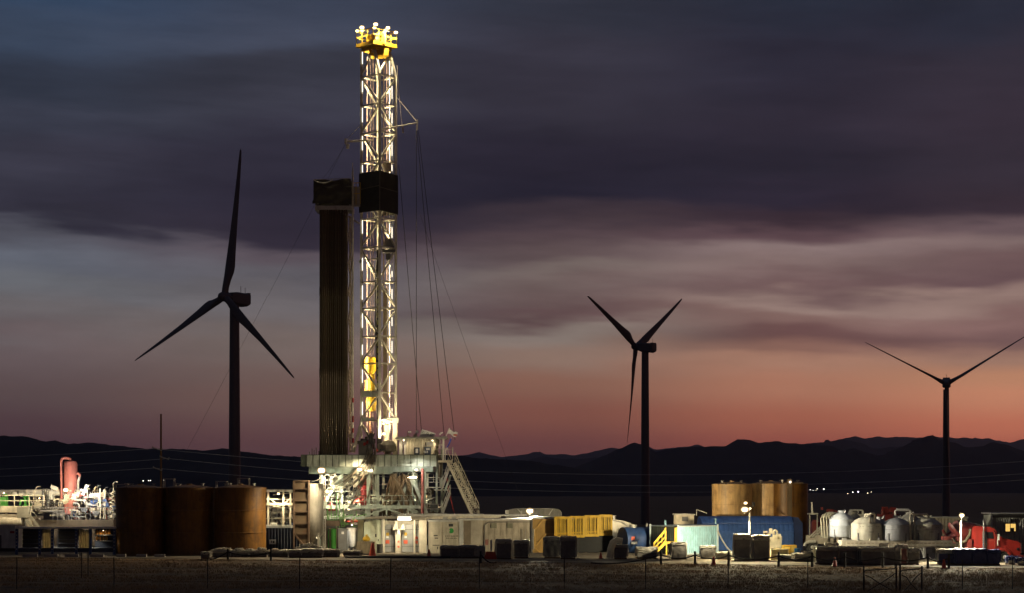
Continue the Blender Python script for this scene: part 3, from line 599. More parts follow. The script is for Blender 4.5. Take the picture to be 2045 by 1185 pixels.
clutter(sub, 80, 745, 862, 962, 1050, YR, -4.2, 2, ('dgrey', 'cream', 'rigg', 'galv', 'hose', 'rub'), rr, sc=1.3)
m_ = MB(1); m_.sm = True
m_.lathe([(.3, 0), (.5, .1), (.5, .8), (.75, .85), (.75, 1.0), (.45, 1.1), (.45, 1.7), (.8, 1.75), (.8, 2.2), (.55, 2.3), (.5, 2.9), (.3, 3.2)], R(734, 1010, -4), 16); m_.build('blowout_preventer', mt['red'], sub)
for nm, mm, kk, (xa, xb, ya, yb_) in (('bracing', 'rigg', 26, (650, 866, 946, 1040)), ('bracing', 'cream', 16, (655, 860, 950, 1035))):
    m_ = MB(1)
    for i in range(kk):
        xx = rr.uniform(xa, xb); yy = rr.uniform(ya, yb_ - 20); dy = rr.uniform(-4.6, 3); t_ = i % 4
        if t_ == 0: m_.bar(R(xx, yy, dy), R(xx, min(yb_, yy + rr.uniform(20, 60)), dy), rr.uniform(.08, .2))
        elif t_ == 1: m_.bar(R(xx, yy, dy), R(min(866, xx + rr.uniform(15, 45)), yy, dy), rr.uniform(.08, .16))
        elif t_ == 2: m_.bar(R(xx, yy, dy), R(max(648, min(866, xx + rr.choice((-1, 1)) * rr.uniform(10, 30))), min(yb_, yy + rr.uniform(20, 45)), dy), .1)
        else: m_.rail([R(xx, yy + 10, dy), R(min(866, xx + 26), yy + 10, dy)], .9, .05, .5)
    m_.build(nm, mt[mm], sub)
# hoses and cables sweeping down from the floor
m_ = MB(1)
for i in range(13):
    a = R(rr.uniform(742, 762), rr.uniform(900, 916), -6.5 + rr.uniform(-.2, .3)); b = R(rr.uniform(640, 705), rr.uniform(970, 1000), -5.5 + rr.uniform(-.6, .8)); mid = a.lerp(b, rr.uniform(.35, .6)) + Vector((rr.uniform(-.2, 1.2), rr.uniform(-.5, .2), rr.uniform(-2.3, -.6)))
    m_.path([(1-u)**2 * a + 2*u*(1-u) * mid + u*u * b for u in np.linspace(0, 1, 12).tolist()], rr.uniform(.03, .055), None, 5)
for i in range(9):
    a = R(rr.uniform(742, 760), 912, -6.5 + rr.uniform(-.2, .3)); b = R(rr.uniform(700, 745), rr.uniform(985, 1015), -5.5 + rr.uniform(-.4, .4)); mid = a.lerp(b, .5) + Vector((rr.uniform(-.3, .8), -.3, rr.uniform(-1.2, 0)))
    m_.path([(1-u)**2 * a + 2*u*(1-u) * mid + u*u * b for u in np.linspace(0, 1, 10).tolist()], rr.uniform(.03, .07), None, 5)
m_.build('hose_bundle', mt['hose'], sub)
m_ = MB(1)
for i in range(14):
    a = R(rr.uniform(738, 757), rr.uniform(858, 905), -5 + rr.uniform(-.2, .3)); b = R(rr.uniform(738, 758), rr.uniform(915, 934), -6.4); m_.path([a, a.lerp(b, .5) + Vector((rr.uniform(-.4, .4), -.5, 0)), b], rr.uniform(.06, .14), None, 6)
m_.build('dark_hose', mt['drk'], floor)
m_ = MB(1)
for i in range(24):
    a = R(rr.uniform(782, 822), rr.uniform(946, 956), -5 + rr.uniform(-.5, .5)); b = R(rr.uniform(770, 840), rr.uniform(995, 1030), -4.5 + rr.uniform(-.6, .8)); mid = a.lerp(b, .5) + Vector((rr.uniform(-.3, .9), -.3, rr.uniform(-.2, .8)))
    m_.path([(1-u)**2 * a + 2*u*(1-u) * mid + u*u * b for u in np.linspace(0, 1, 10).tolist()], rr.uniform(.08, .22), None, 6)
m_.build('hanging_tarp', mt['rub'], sub)
# right-hand legs, landings and stairs
m_ = MB(1); m_.tube(R(848, 1030, -5.4), R(848, 938, -5.4), .16, None, 8); m_.build('red_pipe', mt['pink'], sub)
m_ = MB(1); m_.path([R(893, 948, -3), R(897, 978, -3), R(905, 1012, -3), R(910, 1028, -3)], .08, None, 6); m_.build('red_hose', mt['red'], sub)
[beam(q, name='column', w_=.24) for q in ((R(852, 1040, -5), R(852, 945, -5)), (R(874, 1040, -3), R(874, 912, -3)), (R(884, 1040, -3), R(884, 900, -3)), (R(830, 944, -4), R(845, 1030, -5)), (R(902, 950, -3), R(884, 1000, -3)))]
for py, x0, x1 in ((976, 853, 884), (1028, 853, 886)):
    m_ = MB(1); m_.box(R(x0, py, -6), R(x1, py - 2.5, -4)); pf = m_.build('landing', mt['galv'], sub); m_ = MB(1); m_.rail([R(x0 + 4, py - 2, -6), R(x1 - 2, py - 2, -6), R(x1 - 2, py - 2, -4.2)], 1.05, .06, .9); m_.build('guard_rail', mt['galv'], pf)
for (a, b) in (((886, 978), (900, 938)), ((886, 1030), (902, 985))):
    m_ = MB(1)
    for dy in (-5.8, -5.0):
        m_.bar(R(a[0], a[1], dy), R(b[0], b[1], dy), .14, .2); m_.bar(R(a[0], a[1] - 16, dy), R(b[0], b[1] - 16, dy), .06); m_.bar(R(a[0], a[1] - 8, dy), R(b[0], b[1] - 8, dy), .05)
        for u in (0, .5, 1): p_ = R(a[0], a[1], dy).lerp(R(b[0], b[1], dy), u); m_.bar(p_, p_ + Vector((0, 0, .9)), .06)
    for u in np.linspace(.05, .95, 10).tolist(): p_ = R(a[0], a[1], -5.8).lerp(R(b[0], b[1], -5.8), u); m_.box(p_ + Vector((-.12, 0, 0)), p_ + Vector((.12, .8, .04)))
    m_.build('short_stair', mt['galv'], sub)
m_ = MB(1); m_.box(R(878, 926, -6.2), R(906, 922, -4)); tl = m_.build('landing', mt['cream'], floor); m_ = MB(1); m_.rail([R(878, 922, -4.1), R(878, 922, -6.2), R(898, 922, -6.2)], 1.25, .07, .5); m_.rail([R(892, 922, -4.1), R(906, 922, -4.1)], 1.25, .07, .5); m_.bar(R(906, 922, -4.1), R(906, 896, -4.1), .12); m_.build('guard_rail', mt['white'], tl)
st = part('stair', rig); a0, b0 = (903, 926), (950, 1028)
m_ = MB(1)
for dx, dy in ((-5, -6.2), (8, -4.9)): m_.bar(R(a0[0] + dx, a0[1], dy), R(b0[0] + dx, b0[1], dy), .12, .30)
m_.build('stringer', mt['cream'], st)
m_ = MB(1)
for u in np.linspace(.03, .97, 25).tolist():
    p_ = R(a0[0] - 4, a0[1], -6.15).lerp(R(b0[0] - 4, b0[1], -6.15), u); q_ = R(a0[0] + 8, a0[1], -4.95).lerp(R(b0[0] + 8, b0[1], -4.95), u)
    m_.add([p_ + Vector((-.14, 0, 0)), p_ + Vector((.14, 0, .0)), q_ + Vector((.14, 0, 0)), q_ + Vector((-.14, 0, 0)), p_ + Vector((-.14, 0, .06)), p_ + Vector((.14, 0, .06)), q_ + Vector((.14, 0, .06)), q_ + Vector((-.14, 0, .06))], [(3,2,1,0),(4,5,6,7),(0,1,5,4),(1,2,6,5),(2,3,7,6),(3,0,4,7)])
m_.build('tread', mt['cream'], st)
m_ = MB(1)
for dx, dy in ((-5, -6.2), (8, -4.9)):
    for hh in (1.1, .6): m_.bar(R(a0[0] + dx, a0[1], dy) + Vector((0, 0, hh)), R(b0[0] + dx, b0[1], dy) + Vector((0, 0, hh)), .07)
    for u in np.linspace(0, 1, 8).tolist(): p_ = R(a0[0] + dx, a0[1], dy).lerp(R(b0[0] + dx, b0[1], dy), u); m_.bar(p_, p_ + Vector((0, 0, 1.1)), .07)
zz = [R(a0[0] + (0 if i % 2 else 9), a0[1], -6.3).lerp(R(b0[0] + (0 if i % 2 else 9), b0[1], -6.3), i / 12) for i in range(13)]
for p_, q_ in zip(zz, zz[1:]): m_.bar(p_, q_, .05)
m_.build('handrail', mt['cream'], st)
# guy wires
for a, b in (((690, 290), (330, 985)), ((692, 286), (640, 364)), ((797, 330), (843, 872)), ((833, 262), (888, 878)), ((836, 262), (909, 880)), ((832, 262), (832, 882)), ((840, 430), (1052, 1030))):
    m_ = MB(1); m_.path(span(R(*a, -.6), R(*b, -.6) , .3, n_=8), .03 if a[0] > 700 and b[0] < 950 else .012, None, 4); m_.build('guy_line', mt['blk'], rig)

# racked drill pipe: stands leaning in the racking board, each its own thing
k = 0; first = None
for row in range(3):
    for i in range(14):
        px = 641 + i * 4.05 + rr.uniform(-.7, .7); p0 = R(px, 911, -1.3 + row * .9 + rr.uniform(-.08, .08)); tp = R(px + .5, 417.5 + rr.uniform(0, 3), -1.2 + row * .9); hgt = tp.z - p0.z
        if first is None:
            m_ = MB(); m_.sm = True; m_.lathe([(.10, 0), (.10, .5), (.085, .6)] + [q for j in range(1, 3) for q in ((.085, hgt*j/3 - .5), (.11, hgt*j/3 - .4), (.11, hgt*j/3 + .4), (.085, hgt*j/3 + .5))] + [(.085, hgt - .6), (.11, hgt - .5), (.11, hgt)], (0, 0, 0), 10)
            first = solo(m_, 'drill_pipe', mt['pipe'], 'dark drill pipe stand in the dense rack under the tarped board', 'drill pipe', p0, 'drill pipe stands racked left of the mast'); o = first
        else: o = first.copy(); COL.objects.link(o); o.location = p0
        o.rotation_euler = (rr.uniform(-.001, .001), 0, rr.uniform(0, 6))
# travelling block and top drive hanging inside the mast
tb = thing('travelling_block', 'yellow travelling block and top drive hanging inside the lit mast', 'hoist block', R(738, 850, -.3))
m_ = MB(1); zs = lambda py: Z(py, YR)
m_.slab([(X(724, YR), zs(733)), (X(734, YR), zs(748)), (X(744, YR), zs(748)), (X(753, YR), zs(735)), (X(753, YR), zs(718)), (X(748, YR), zs(714)), (X(730, YR), zs(714)), (X(724, YR), zs(722))], YR - .7, YR + .3); m_.build('sheave_housing', mt['yel'], tb)
m_ = MB(1); m_.pbox(735, 746, 748, 780, YR - .5, .7); m_.pbox(727, 733, 760, 782, YR - .5, .5); m_.lathe([(.1, -1.3), (.45, -1.2), (.6, -.2), (.45, .7), (.2, .9)], R(740, 800, -.4), 14); m_.pbox(733, 750, 800, 808, YR - .6, .6); m_.build('top_drive', mt['yel'], tb)
m_ = MB(1); m_.tube(R(738.5, 905, -.4), R(738.5, 815, -.4), .10, None, 8); m_.pbox(730, 748, 783, 787, YR - .5, .6); m_.build('drive_shaft', M('orange_shaft', (.35, .14, .05), .5), tb)
m_ = MB(1)
for px in (732, 736, 740, 744, 748): m_.tube(R(px, 714, -.2), R(px, 112, 0), .018, None, 4)
m_.build('hoist_line', mt['blk'], tb)
tb.location.y += 1.1
# doghouse on the drill floor
dg = thing('doghouse', 'cream corrugated cabin with two dark doors standing on the right of the drill floor', 'cabin', R(848, 910.5, -4))
m_ = MB(1); a, b = R(817, 910, -5.6), R(876, 910, -5.6); z0, z1 = Z(910.4, YR), Z(880, YR)
m_.corr((a.x, a.y), (b.x, b.y), z0, z1, .05, .28); m_.box((a.x, a.y + .1, z0), (b.x, a.y + 3.2, z1 - .01)); m_.build('wall', mt['cream'], dg)
m_ = MB(1); m_.box(R(795, 880, -6.3), R(896, 876.5, -1.8)); m_.bar(R(795, 878, -6.35), R(896, 879.5, -6.35), .12); m_.build('roof', mt['galv'], dg)
for px0, px1, py0, py1 in ((827, 838, 895, 909.5), (848, 861, 894, 909.8)):
    m_ = MB(1); m_.pbox(px0, px1, py0, py1, YR - 5.78, .14); dd = m_.build('door', mt['dblue'], dg)
    m_ = MB(1); m_.pbox(px0 + 3, px1 - 3, py0 + 2.5, py0 + (11 if px0 < 840 else 6), YR - 5.80, .03); m_.build('window', mt['sgn'] if px0 < 840 else mt['grey'], dd)
m_ = MB(1); m_.pbox(852, 864, 884, 891, YR - 5.8, .15); m_.build('window', mt['dgrey'], dg)
text('403', .36, mt['sgn'], dg, R(854.5, 906, -5.83) - Vector(dg.location))
text('S', .3, mt['ink'], dg, R(832.5, 902, -5.83) - Vector(dg.location))
m_ = MB(1); m_.bar(R(806, 911, -5.5), R(806, 880, -5.5), .3); m_.bar(R(814, 911, -5.5), R(814, 880, -5.5), .2); m_.bar(R(889, 926, -5.8), R(889, 880, -5.8), .22); m_.bar(R(882, 900, -5.6), R(882, 878, -5.6), .1); m_.bar(R(876, 892, -5.6), R(889, 892, -5.6), .1); m_.build('roof_post', mt['white'], dg)
m_ = MB(1); m_.path([R(877, 880, -5.6), R(874, 905, -5.9), R(882, 930, -5.9), R(880, 960, -5)], .16, None, 6); m_.path([R(880, 882, -5.6), R(877, 905, -5.9), R(886, 925, -5.9), R(884, 955, -5)], .10, None, 6); m_.build('cable', mt['hose'], dg)
for px in (818, 833):
    g = thing('floodlight_box', f'small pale box on a short post on the doghouse roof, {"left" if px < 820 else "right"} one of two', 'lamp_box', R(px, 876.5, -4)); m_ = MB(1); m_.pbox(px - 3, px + 3, 862 - (px > 820), 867, YR - 4.2, .4); m_.build('box', mt['sgn'], g); m_ = MB(1); m_.bar(R(px, 876.5, -4), R(px, 867, -4), .1); m_.box(R(px - 4, 876.5, -4.3), R(px + 4, 871 + (px < 820) * 3, -3.7)); m_.build('post', mt['cream'], g)  # small floodlight boxes on the roof, built without light
bn = thing('banner', 'tilted white banner with small grey emblems on the doghouse roof', 'banner', R(858, 876.5, -5)); m_ = MB(1)
m_.slab([(X(841, YR), zs(876)), (X(870, YR), zs(877)), (X(873, YR), zs(869)), (X(847, YR), zs(861))], YR - 5, YR - 4.94); m_.build('cloth', mt['sgn'], bn)
m_ = MB(1)
for px, py in ((850, 868), (858, 870), (865, 872)): m_.path([R(px + 2 * math.cos(a), py + 2 * math.sin(a), -5.03) for a in np.linspace(0, 6, 9).tolist()], .035, None, 4)
m_.build('mark', mt['grey'], bn)
fg = thing('flag', 'red and white flag blowing right from a slanted white pole beside the doghouse', 'flag', R(892, 896, -5.5)); m_ = MB(1); m_.tube(R(891, 882, -5.5), R(901, 859, -5.5), .06, .05, 6); m_.build('pole', mt['sgn'], fg)
def cloth(pts0, pts1, ny, amp, seed):
    vs = []; n0 = len(pts0)
    for j in range(ny + 1):
        for i in range(n0):
            c = pts0[i].lerp(pts1[i], j / ny); vs.append(tuple(c + Vector((0, amp * math.sin(i * 1.3 + j * .5 + seed), 0))))
    k_ = len(vs); fs = [(j*n0+i, j*n0+i+1, (j+1)*n0+i+1, (j+1)*n0+i) for j in range(ny) for i in range(n0 - 1)]
    return MB(1).add(vs + [(a, b + .03, c) for a, b, c in vs], fs + [tuple(k_ + q for q in f[::-1]) for f in fs])
a_ = [R(*q, -5.5) for q in ((900, 861), (905, 864), (909, 867), (913, 866), (917, 868))]; b_ = [R(*q, -5.5) for q in ((896, 870), (902, 870), (907, 875), (912, 877), (914, 876))]
cloth(a_, b_, 4, .1, 0).build('cloth', mt['sgn'], fg, True)
cloth([p_.lerp(q_, .45) + Vector((0, -.06, 0)) for p_, q_ in zip(a_[2:], b_[2:])], [p_.lerp(q_, .8) + Vector((0, -.06, 0)) for p_, q_ in zip(a_[2:], b_[2:])], 2, .1, 2.6).build('stripe', mt['rsgn'], fg, True)
bf = thing('pennant', 'narrow furled blue pennant on the stair landing rail', 'flag', R(894, 903, -6.2)); m_ = MB(1); m_.tube(R(894, 904, -6.2), R(905, 878, -6.2), .03, None, 5); m_.build('pole', mt['sgn'], bf); m_ = MB(1); m_.sm = True; m_.path([R(896.5, 897, -6.25), R(900, 891, -6.25), R(902, 886, -6.25), R(904, 880, -6.25)], .07, .1, 6); m_.build('cloth', M('bright_blue_cloth', (.05, .10, .5), .7), bf)
wp = thing('hooded_bracket', 'small white hooded bracket at the right end of the doghouse roof', 'bracket', R(885, 877, -5.5)); m_ = MB(1); m_.pbox(881, 890, 872, 876.5, YR - 5.6, .5); m_.build('base', mt['sgn'], wp); m_ = MB(1); m_.path([R(881, 872, -5.4), R(884, 869, -5.4), R(888, 868, -5.4)], .12, .06, 6); m_.build('hood', mt['sgn'], wp)  # hooded bracket at the end of the roof
CURT = M('cream_curtain', (.5, .45, .33), .8, var=.4, sc=2.5, bump=.3)
_b = CURT.node_tree.nodes['Principled BSDF']; _t = CURT.node_tree.nodes.new('ShaderNodeBsdfTranslucent'); _t.inputs[0].default_value = (.75, .66, .45, 1); _m = CURT.node_tree.nodes.new('ShaderNodeMixShader'); _m.inputs[0].default_value = .6
CURT.node_tree.links.new(_b.outputs[0], _m.inputs[1]); CURT.node_tree.links.new(_t.outputs[0], _m.inputs[2]); CURT.node_tree.links.new(_m.outputs[0], CURT.node_tree.nodes['Material Output'].inputs[0])
# ------------------------------------------------------------------ left: dark brown tanks
rr = random.Random(21)
def vtank(px0, px1, ptop, Y, mat, label, group, hatch=(), seam=True, hand=True, pbot=None):
    r = m2(px1 - px0, Y) / 2; cx = (X(px0, Y) + X(px1, Y)) / 2; zt = Z(ptop, Y)
    g = thing('storage_tank', label, 'tank', (cx, Y, 0), 0, group)
    m_ = MB(); m_.sm = True; pr = [(r + .06, .03), (r + .06, .12)]
    nb = 3
    for i in range(nb):
        z0 = .12 + (zt - .12) * i / nb; z1 = .12 + (zt - .12) * (i + 1) / nb; pr += [(r, z0 + .02), (r, z1 - .06), (r + .035, z1 - .05), (r + .035, z1)]
    m_.lathe(pr, (0, 0, 0), 64); m_.build('shell', mat, g)
    m_ = MB(); m_.sm = True; m_.lathe([(r + .03, zt + .004), (r + .03, zt + .05), (r * .5, zt + .24), (.3, zt + .34), (.3, zt + .42)], (0, 0, 0), 64); m_.build('roof', mat, g)
    for h0, h1, hp, dy in hatch:
        m_ = MB(); x0, x1 = X(h0, Y) - cx, X(h1, Y) - cx; z1 = Z(hp, Y); y0 = dy
        for xx in (x0, x1):
            for yy in (y0, y0 + .9): m_.bar((xx, yy, zt), (xx, yy, z1), .09)
        m_.bar((x0, y0, z1), (x1, y0, z1), .10); m_.bar((x0, y0 + .9, z1), (x1, y0 + .9, z1), .08); m_.bar((x0, y0, z1), (x0, y0 + .9, z1), .08); m_.bar((x1, y0, z1), (x1, y0 + .9, z1), .08)
        m_.build('hatch_rail', mt['galv'], g)
    m_ = MB()
    for a in (0.6, 2.4, 3.7): m_.lathe([(.12, 0), (.12, .2), (.2, .22), (.2, .28)], (r * .6 * math.cos(a), r * .6 * math.sin(a), zt + .18), 10)
    m_.build('vent', mt['galv'], g)
    return g
G1 = 'dark brown tanks in a row on the left'
vtank(232, 329, 976, 200, mt['tank'], 'leftmost of three dark brown tanks, beside the low blue frame', G1, [(236, 262, 969, -2.0)])
vtank(329, 427, 976, 200.3, mt['tank'], 'middle dark brown tank of three, with a small square hatch rail on its roof', G1, [(333, 353, 958, -1.9), (436 - 8, 436, 971, -.5)] and [(333, 353, 958, -1.9)])
vtank(428, 531, 976, 200, mt['tank'], 'rightmost of three dark brown tanks, its right side lit orange by the rig', G1, [(437, 458, 963, -2.0), (476, 498, 957, -.6)])
for i in range(7):
    px0 = (45, 87, 130, 180, 232, 272, 308)[i]; Y = 193.4
    m_ = MB(); L_ = m2((29, 27, 26, 26, 18, 20, 21)[i], Y); m_.box((0, 0, 0), (L_, .5, .28)); m_.box((.1, -.02, .1), (L_ - .1, 0, .2))
    solo(m_, 'concrete_beam', mt['conc'], 'low pale concrete beam lying on the ground before the blue frame and dark tanks', 'concrete beam', (X(px0, Y), Y, .03), 'concrete beams along the pad edge')
# low blue open frame with bays
Y = 198
bl = thing('open_storage_frame', 'low dark blue open bay frame with white roof edge and cream curtains', 'storage frame', (X(130, Y), Y, 0))
m_ = MB(1); m_.box(P(31, 1057.5, Y), P(230, 1054.5, Y) + Vector((0, 3, 0))); m_.build('roof', mt['white'], bl)
m_ = MB(1); [m_.box(P(a, 1100, Y) + Vector((0, 2.6, 0)), P(b, 1058, Y) + Vector((0, 2.9, 0))) for a, b in ((33, 80), (103, 153), (179, 229))]; m_.box(P(33, 1104, Y) + Vector((0, .1, 0)), P(229, 1096, Y) + Vector((0, 2.6, 0))); m_.build('back_wall', mt['dblue'], bl)
for px in (33, 79, 104, 152, 180, 228):
    m_ = MB(1); m_.box(P(px - 2.5, 1109, Y), P(px + 2.5, 1057.8, Y) + Vector((0, .3, 0))); po = m_.build('post', mt['blue'], bl)
    if px in (79, 104, 152, 228, 33):
        m_ = MB(1)
        for py in range(1062, 1100, 7): m_.box(P(px - 1.2, py + 2, Y) + Vector((0, -.03, 0)), P(px + 1.2, py, Y) + Vector((0, -.004, 0)))
        m_.build('hook', mt['galv'], po)
for a, b in ((82.5, 101.5), (155.5, 177)):
    m_ = MB(1); n_ = 14
    vs = [P(a + (b - a) * i / n_, py, Y) + Vector((0, .5 + .08 * math.sin(i * 1.9), 0)) for py in (1098, 1060) for i in range(n_ + 1)]; k_ = len(vs); f_ = [(i, i+1, n_+2+i, n_+1+i) for i in range(n_)]
    m_.add(vs + [v_ + Vector((0, .05, 0)) for v_ in vs], f_ + [tuple(k_ + q for q in f[::-1]) for f in f_]); m_.build('curtain', CURT, bl)
for a, b in ((36, 74), (108, 148)):
    for i in range(4): m_ = MB(1); m_.box(P(a + 1, 1070 + i * 8, Y) + Vector((0, 1.6, 0)), P(b - 1, 1064 + i * 8, Y) + Vector((0, 2.3, 0))); m_.build('shelf', mt['drk'], bl)
for i in range(9):
    a = 190 + (i % 5) * 6.2; q = 1069 + (i // 5) * 12
    m_ = MB(); m_.lathe([(.06, 0), (.13, .02), (.13, .32), (.05, .40), (.05, .46)], (0, 0, 0), 10); m_.sm = True
    solo(m_, 'bottle', M('amber_plastic', (.45, .20, .03), .4), f'small amber container on the {"upper" if i < 5 else "lower"} shelf of the right bay of the blue frame', 'container', P(a, q, Y) + Vector((0, .9, 0)), f'amber containers on the {"upper" if i < 5 else "lower"} shelf')
m_ = MB(1); m_.box(P(184, 1071, Y) + Vector((0, .5, 0)), P(225, 1069.3, Y) + Vector((0, 1.6, 0))); m_.build('shelf', mt['dgrey'], bl); m_ = MB(1); m_.box(P(184, 1083, Y) + Vector((0, .5, 0)), P(225, 1081.3, Y) + Vector((0, 1.6, 0))); m_.build('shelf', mt['dgrey'], bl)
for px, I in ((92, 20), (166, 24), (205, 3)): floodlight(bl, P(px, 1061, Y) + Vector((0, 1.9 if px < 200 else .3, 0)), .05, I, LW, (0, -.3, -.9) if px < 200 else (0, .5, -.85), 130, 'added_bay_lamp')  # lamps added inside the bays to brighten the curtains and amber shelf
# white trailer at far left
Y = 204
wt = thing('office_trailer', 'white boxy trailer cut by the left edge, small red sign on its side', 'trailer', (X(5, Y), Y, 0)); m_ = MB(1); m_.box(P(-40, 1096, Y), P(30, 1052, Y) + Vector((0, 3, 0))); m_.build('body', mt['white'], wt)
m_ = MB(1); m_.box(P(-41, 1052, Y) + Vector((0, -.1, .004)), P(31, 1050, Y) + Vector((0, 3.1, 0))); m_.build('roof', mt['cream'], wt); m_ = MB(1); m_.pbox(20, 29, 1062, 1066.5, Y - .03, .028); m_.build('sign', mt['red'], wt)
m_ = MB(1); m_.pbox(-5, 3, 1070, 1096, Y - .04, .038); m_.build('door', mt['dgrey'], wt); m_ = MB(1); m_.pbox(-40, 30, 1096.5, 1103, Y + .3, 2.4); m_.build('skirt', mt['drk'], wt)
# ------------------------------------------------------------------ left: mud tanks with walkways
YM = 226
def Q(px, py, dy=0.): return P(px, py, YM) + Vector((0, dy, 0))
md = thing('mud_tank', 'long cream mud tank with railed walkway, stairs and crowded pipework on the left', 'mud tank', (X(100, YM), YM, 0))
m_ = MB(1); m_.box(Q(-60, 1090, .5), Q(62, 1033, 6)); m_.box(Q(-60, 1025, -.2), Q(62, 1012, 5)); m_.box(Q(-60, 1033.2, -.1), Q(62, 1028, .3))
for px in (-30, 13, 60): m_.bar(Q(px, 1092, 0), Q(px, 1025, 0), .2)
m_.build('walkway', mt['cream'], md)
m_ = MB(1); m_.rail([Q(-60, 1012, 0), Q(88, 1012, 0)], 1.2, .09, 1.6); m_.rail([Q(40, 989, 3), Q(150, 989, 3)], .5, .06, 1.6, False); m_.build('guard_rail', mt['cream'], md)
m_ = MB(1); m_.sm = True; m_.path([Q(-2, 1043, -.6), Q(46, 1043, -.6)], .55, None, 16); m_.build('round_tank', mt['cream'], md)
m_ = MB(1); m_.box(Q(140, 1092, -1.2), Q(231, 1039, 5)); m_.box(Q(62, 1092, 1), Q(140, 1040, 5)); m_.build('tank_wall', M('brown_tank_wall', (.10, .08, .06), .6, dirt=.5), md)
m_ = MB(1); m_.rail([Q(110, 1038.8, -1.1), Q(231, 1038.8, -1.1)], 1.35, .06, .5); m_.build('guard_rail', mt['dgrey'], md)
m_ = MB(1)
for dx in (0, 14): m_.bar(Q(46 + dx, 1028, -.8), Q(70 + dx, 1056, -.8), .12, .25); m_.bar(Q(46 + dx, 1012, -.8), Q(70 + dx, 1040, -.8), .06)
for u in np.linspace(0, 1, 9).tolist(): a = Q(46, 1028, -.8).lerp(Q(70, 1056, -.8), u); m_.box(a, a + Vector((.8, .25, .05)))
m_.box(Q(38, 1035, -1), Q(62, 1014, -.3)); m_.build('stair', M('grey_mesh', (.20, .19, .15), .6), md)
m_ = MB(1); m_.sm = True; m_.path([Q(26, 987, 3.5), Q(150, 984, 3.5)], .42, None, 14); m_.path([Q(-40, 985, 4.5), Q(30, 984, 4.5)], .3, None, 12); m_.build('pipe', mt['white'], md)
for i in range(9):
    m_ = MB(1); a = Q(86 + i * 5, 1018, -.4); m_.lathe([(.05, 0), (.13, .05), (.13, .25), (.05, .32), (.05, .6), (.12, .62), (.12, .68), (.05, .7)], a, 8); m_.bar(a + Vector((-.12, 0, .85)), a + Vector((.12, 0, .85)), .05); m_.bar(a + Vector((0, 0, .6)), a + Vector((0, 0, .85)), .05); m_.build('valve', mt['drk'], md)
m_ = MB(1); m_.path([Q(82, 1016, -.4), Q(130, 1016, -.4)], .1, None, 8); m_.path([Q(82, 1022, -.3), Q(130, 1022, -.3)], .14, None, 8); m_.build('manifold_pipe', mt['dgrey'], md)
rr = random.Random(5)
clutter(md, 150, 138, 226, 988, 1036, YM, -.2, 4, ('cream', 'galv', 'hose', 'galv', 'pink', 'dgrey', 'grey', 'blue'), rr, sc=.7)
clutter(md, 36, 58, 136, 994, 1036, YM, .6, 3, ('cream', 'galv', 'dgrey'), rr)
m_ = MB(1)   # spiral hose and tall post group by the brown tank
m_.path([Q(223 + 4 * math.sin(i * .8), 1036 - i * 1.1, .3 + .25 * math.cos(i * .8)) for i in range(50)], .07, None, 5); m_.bar(Q(200, 1038, 0), Q(200, 977, 0), .16); m_.bar(Q(207, 1038, .5), Q(207, 979, .5), .3); m_.bar(Q(178, 992, .5), Q(205, 989, .5), .5); m_.build('hose_coil', mt['cream'], md)
m_ = MB(1); m_.bar(Q(166, 990, 0), Q(175, 970, 0), .5, .3); m_.build('chute', mt['galv'], md); m_ = MB(1); m_.bar(Q(98, 973, 1), Q(112, 978, 1), .4); m_.bar(Q(99, 990, 1), Q(99, 967, 1), .07); m_.build('chute', mt['galv'], md)
for px, py, r, I, c in ((144, 980, .33, 60, LW), (22, 986, .12, 22, LW), (205, 992, .10, 16, LW), (92, 996, .10, 16, LW), (175, 980, .18, 34, (.9, .95, 1))): floodlight(md, Q(px, py, -3.2), r, I, c, (-.1, .95, -.2), 170)  # small lamp at the far left is added to even out the light
for i, px in enumerate((8, 47)):
    g = thing('mud_pump', ('bright green pump at the left edge, standing on the cream walkway' if i == 0 else 'bright green pump with branching top pipe behind the cream railing'), 'pump', Q(px, 1012, 1.5), 0, 'green pumps on the walkway'); m_ = MB(1)
    if i == 0: m_.pbox(-12, 12, 994, 1012, YM + 1.2, 1); m_.lathe([(.2, 0), (.3, .05), (.3, .3), (.1, .4)], Q(4, 994, 1.5), 10)
    else: m_.lathe([(.35, 0), (.35, .1), (.16, .15), (.16, .9), (.3, 1.0), (.3, 1.2), (.1, 1.3)], Q(44, 1012, 1.5), 10); m_.path([Q(44, 994, 1.4), Q(50, 990, 1.4), Q(52, 1000, 1.4), Q(52, 1011, 1.4)], .13, None, 8); m_.path([Q(44, 1002, 1.4), Q(36, 1000, 1.4), Q(33, 1011, 1.4)], .12, None, 8)
    m_.build('body', mt['grn'], g, True); m_ = MB(1); m_.lathe([(.28, 0), (.4, .15), (.28, .42), (.05, .5)], Q(px + (-14 if i else 12), 992, 2), 12); m_.build('dome', mt['white'], g, True)
gs = thing('gas_separator', 'tall faded red cylinder with a red pipe looping over its top', 'gas separator', Q(128, 1040, 2.6)); m_ = MB(1); m_.sm = True; r_ = m2(13.5, YM); b_ = Q(131, 1030, 2.6); hh = Z(920, YM) - b_.z
m_.lathe([(r_ * .8, 0), (r_, .1), (r_, hh - .35), (r_ * .8, hh - .12), (.05, hh)], b_, 24); m_.build('shell', mt['pink'], gs)
m_ = MB(1); m_.sm = True; m_.path([Q(113, 1012, 2.4), Q(113, 921, 2.4), Q(114.5, 917, 2.4), Q(118, 915.5, 2.4), Q(127, 915.5, 2.4), Q(130.5, 918, 2.4), Q(131, 922, 2.4)], .16, None, 10); m_.path([Q(142, 948, 2.4), Q(147, 946, 2.4), Q(149.5, 948, 2.4), Q(150, 953, 2.4)], .14, None, 8); m_.build('pipe', mt['pink'], gs)
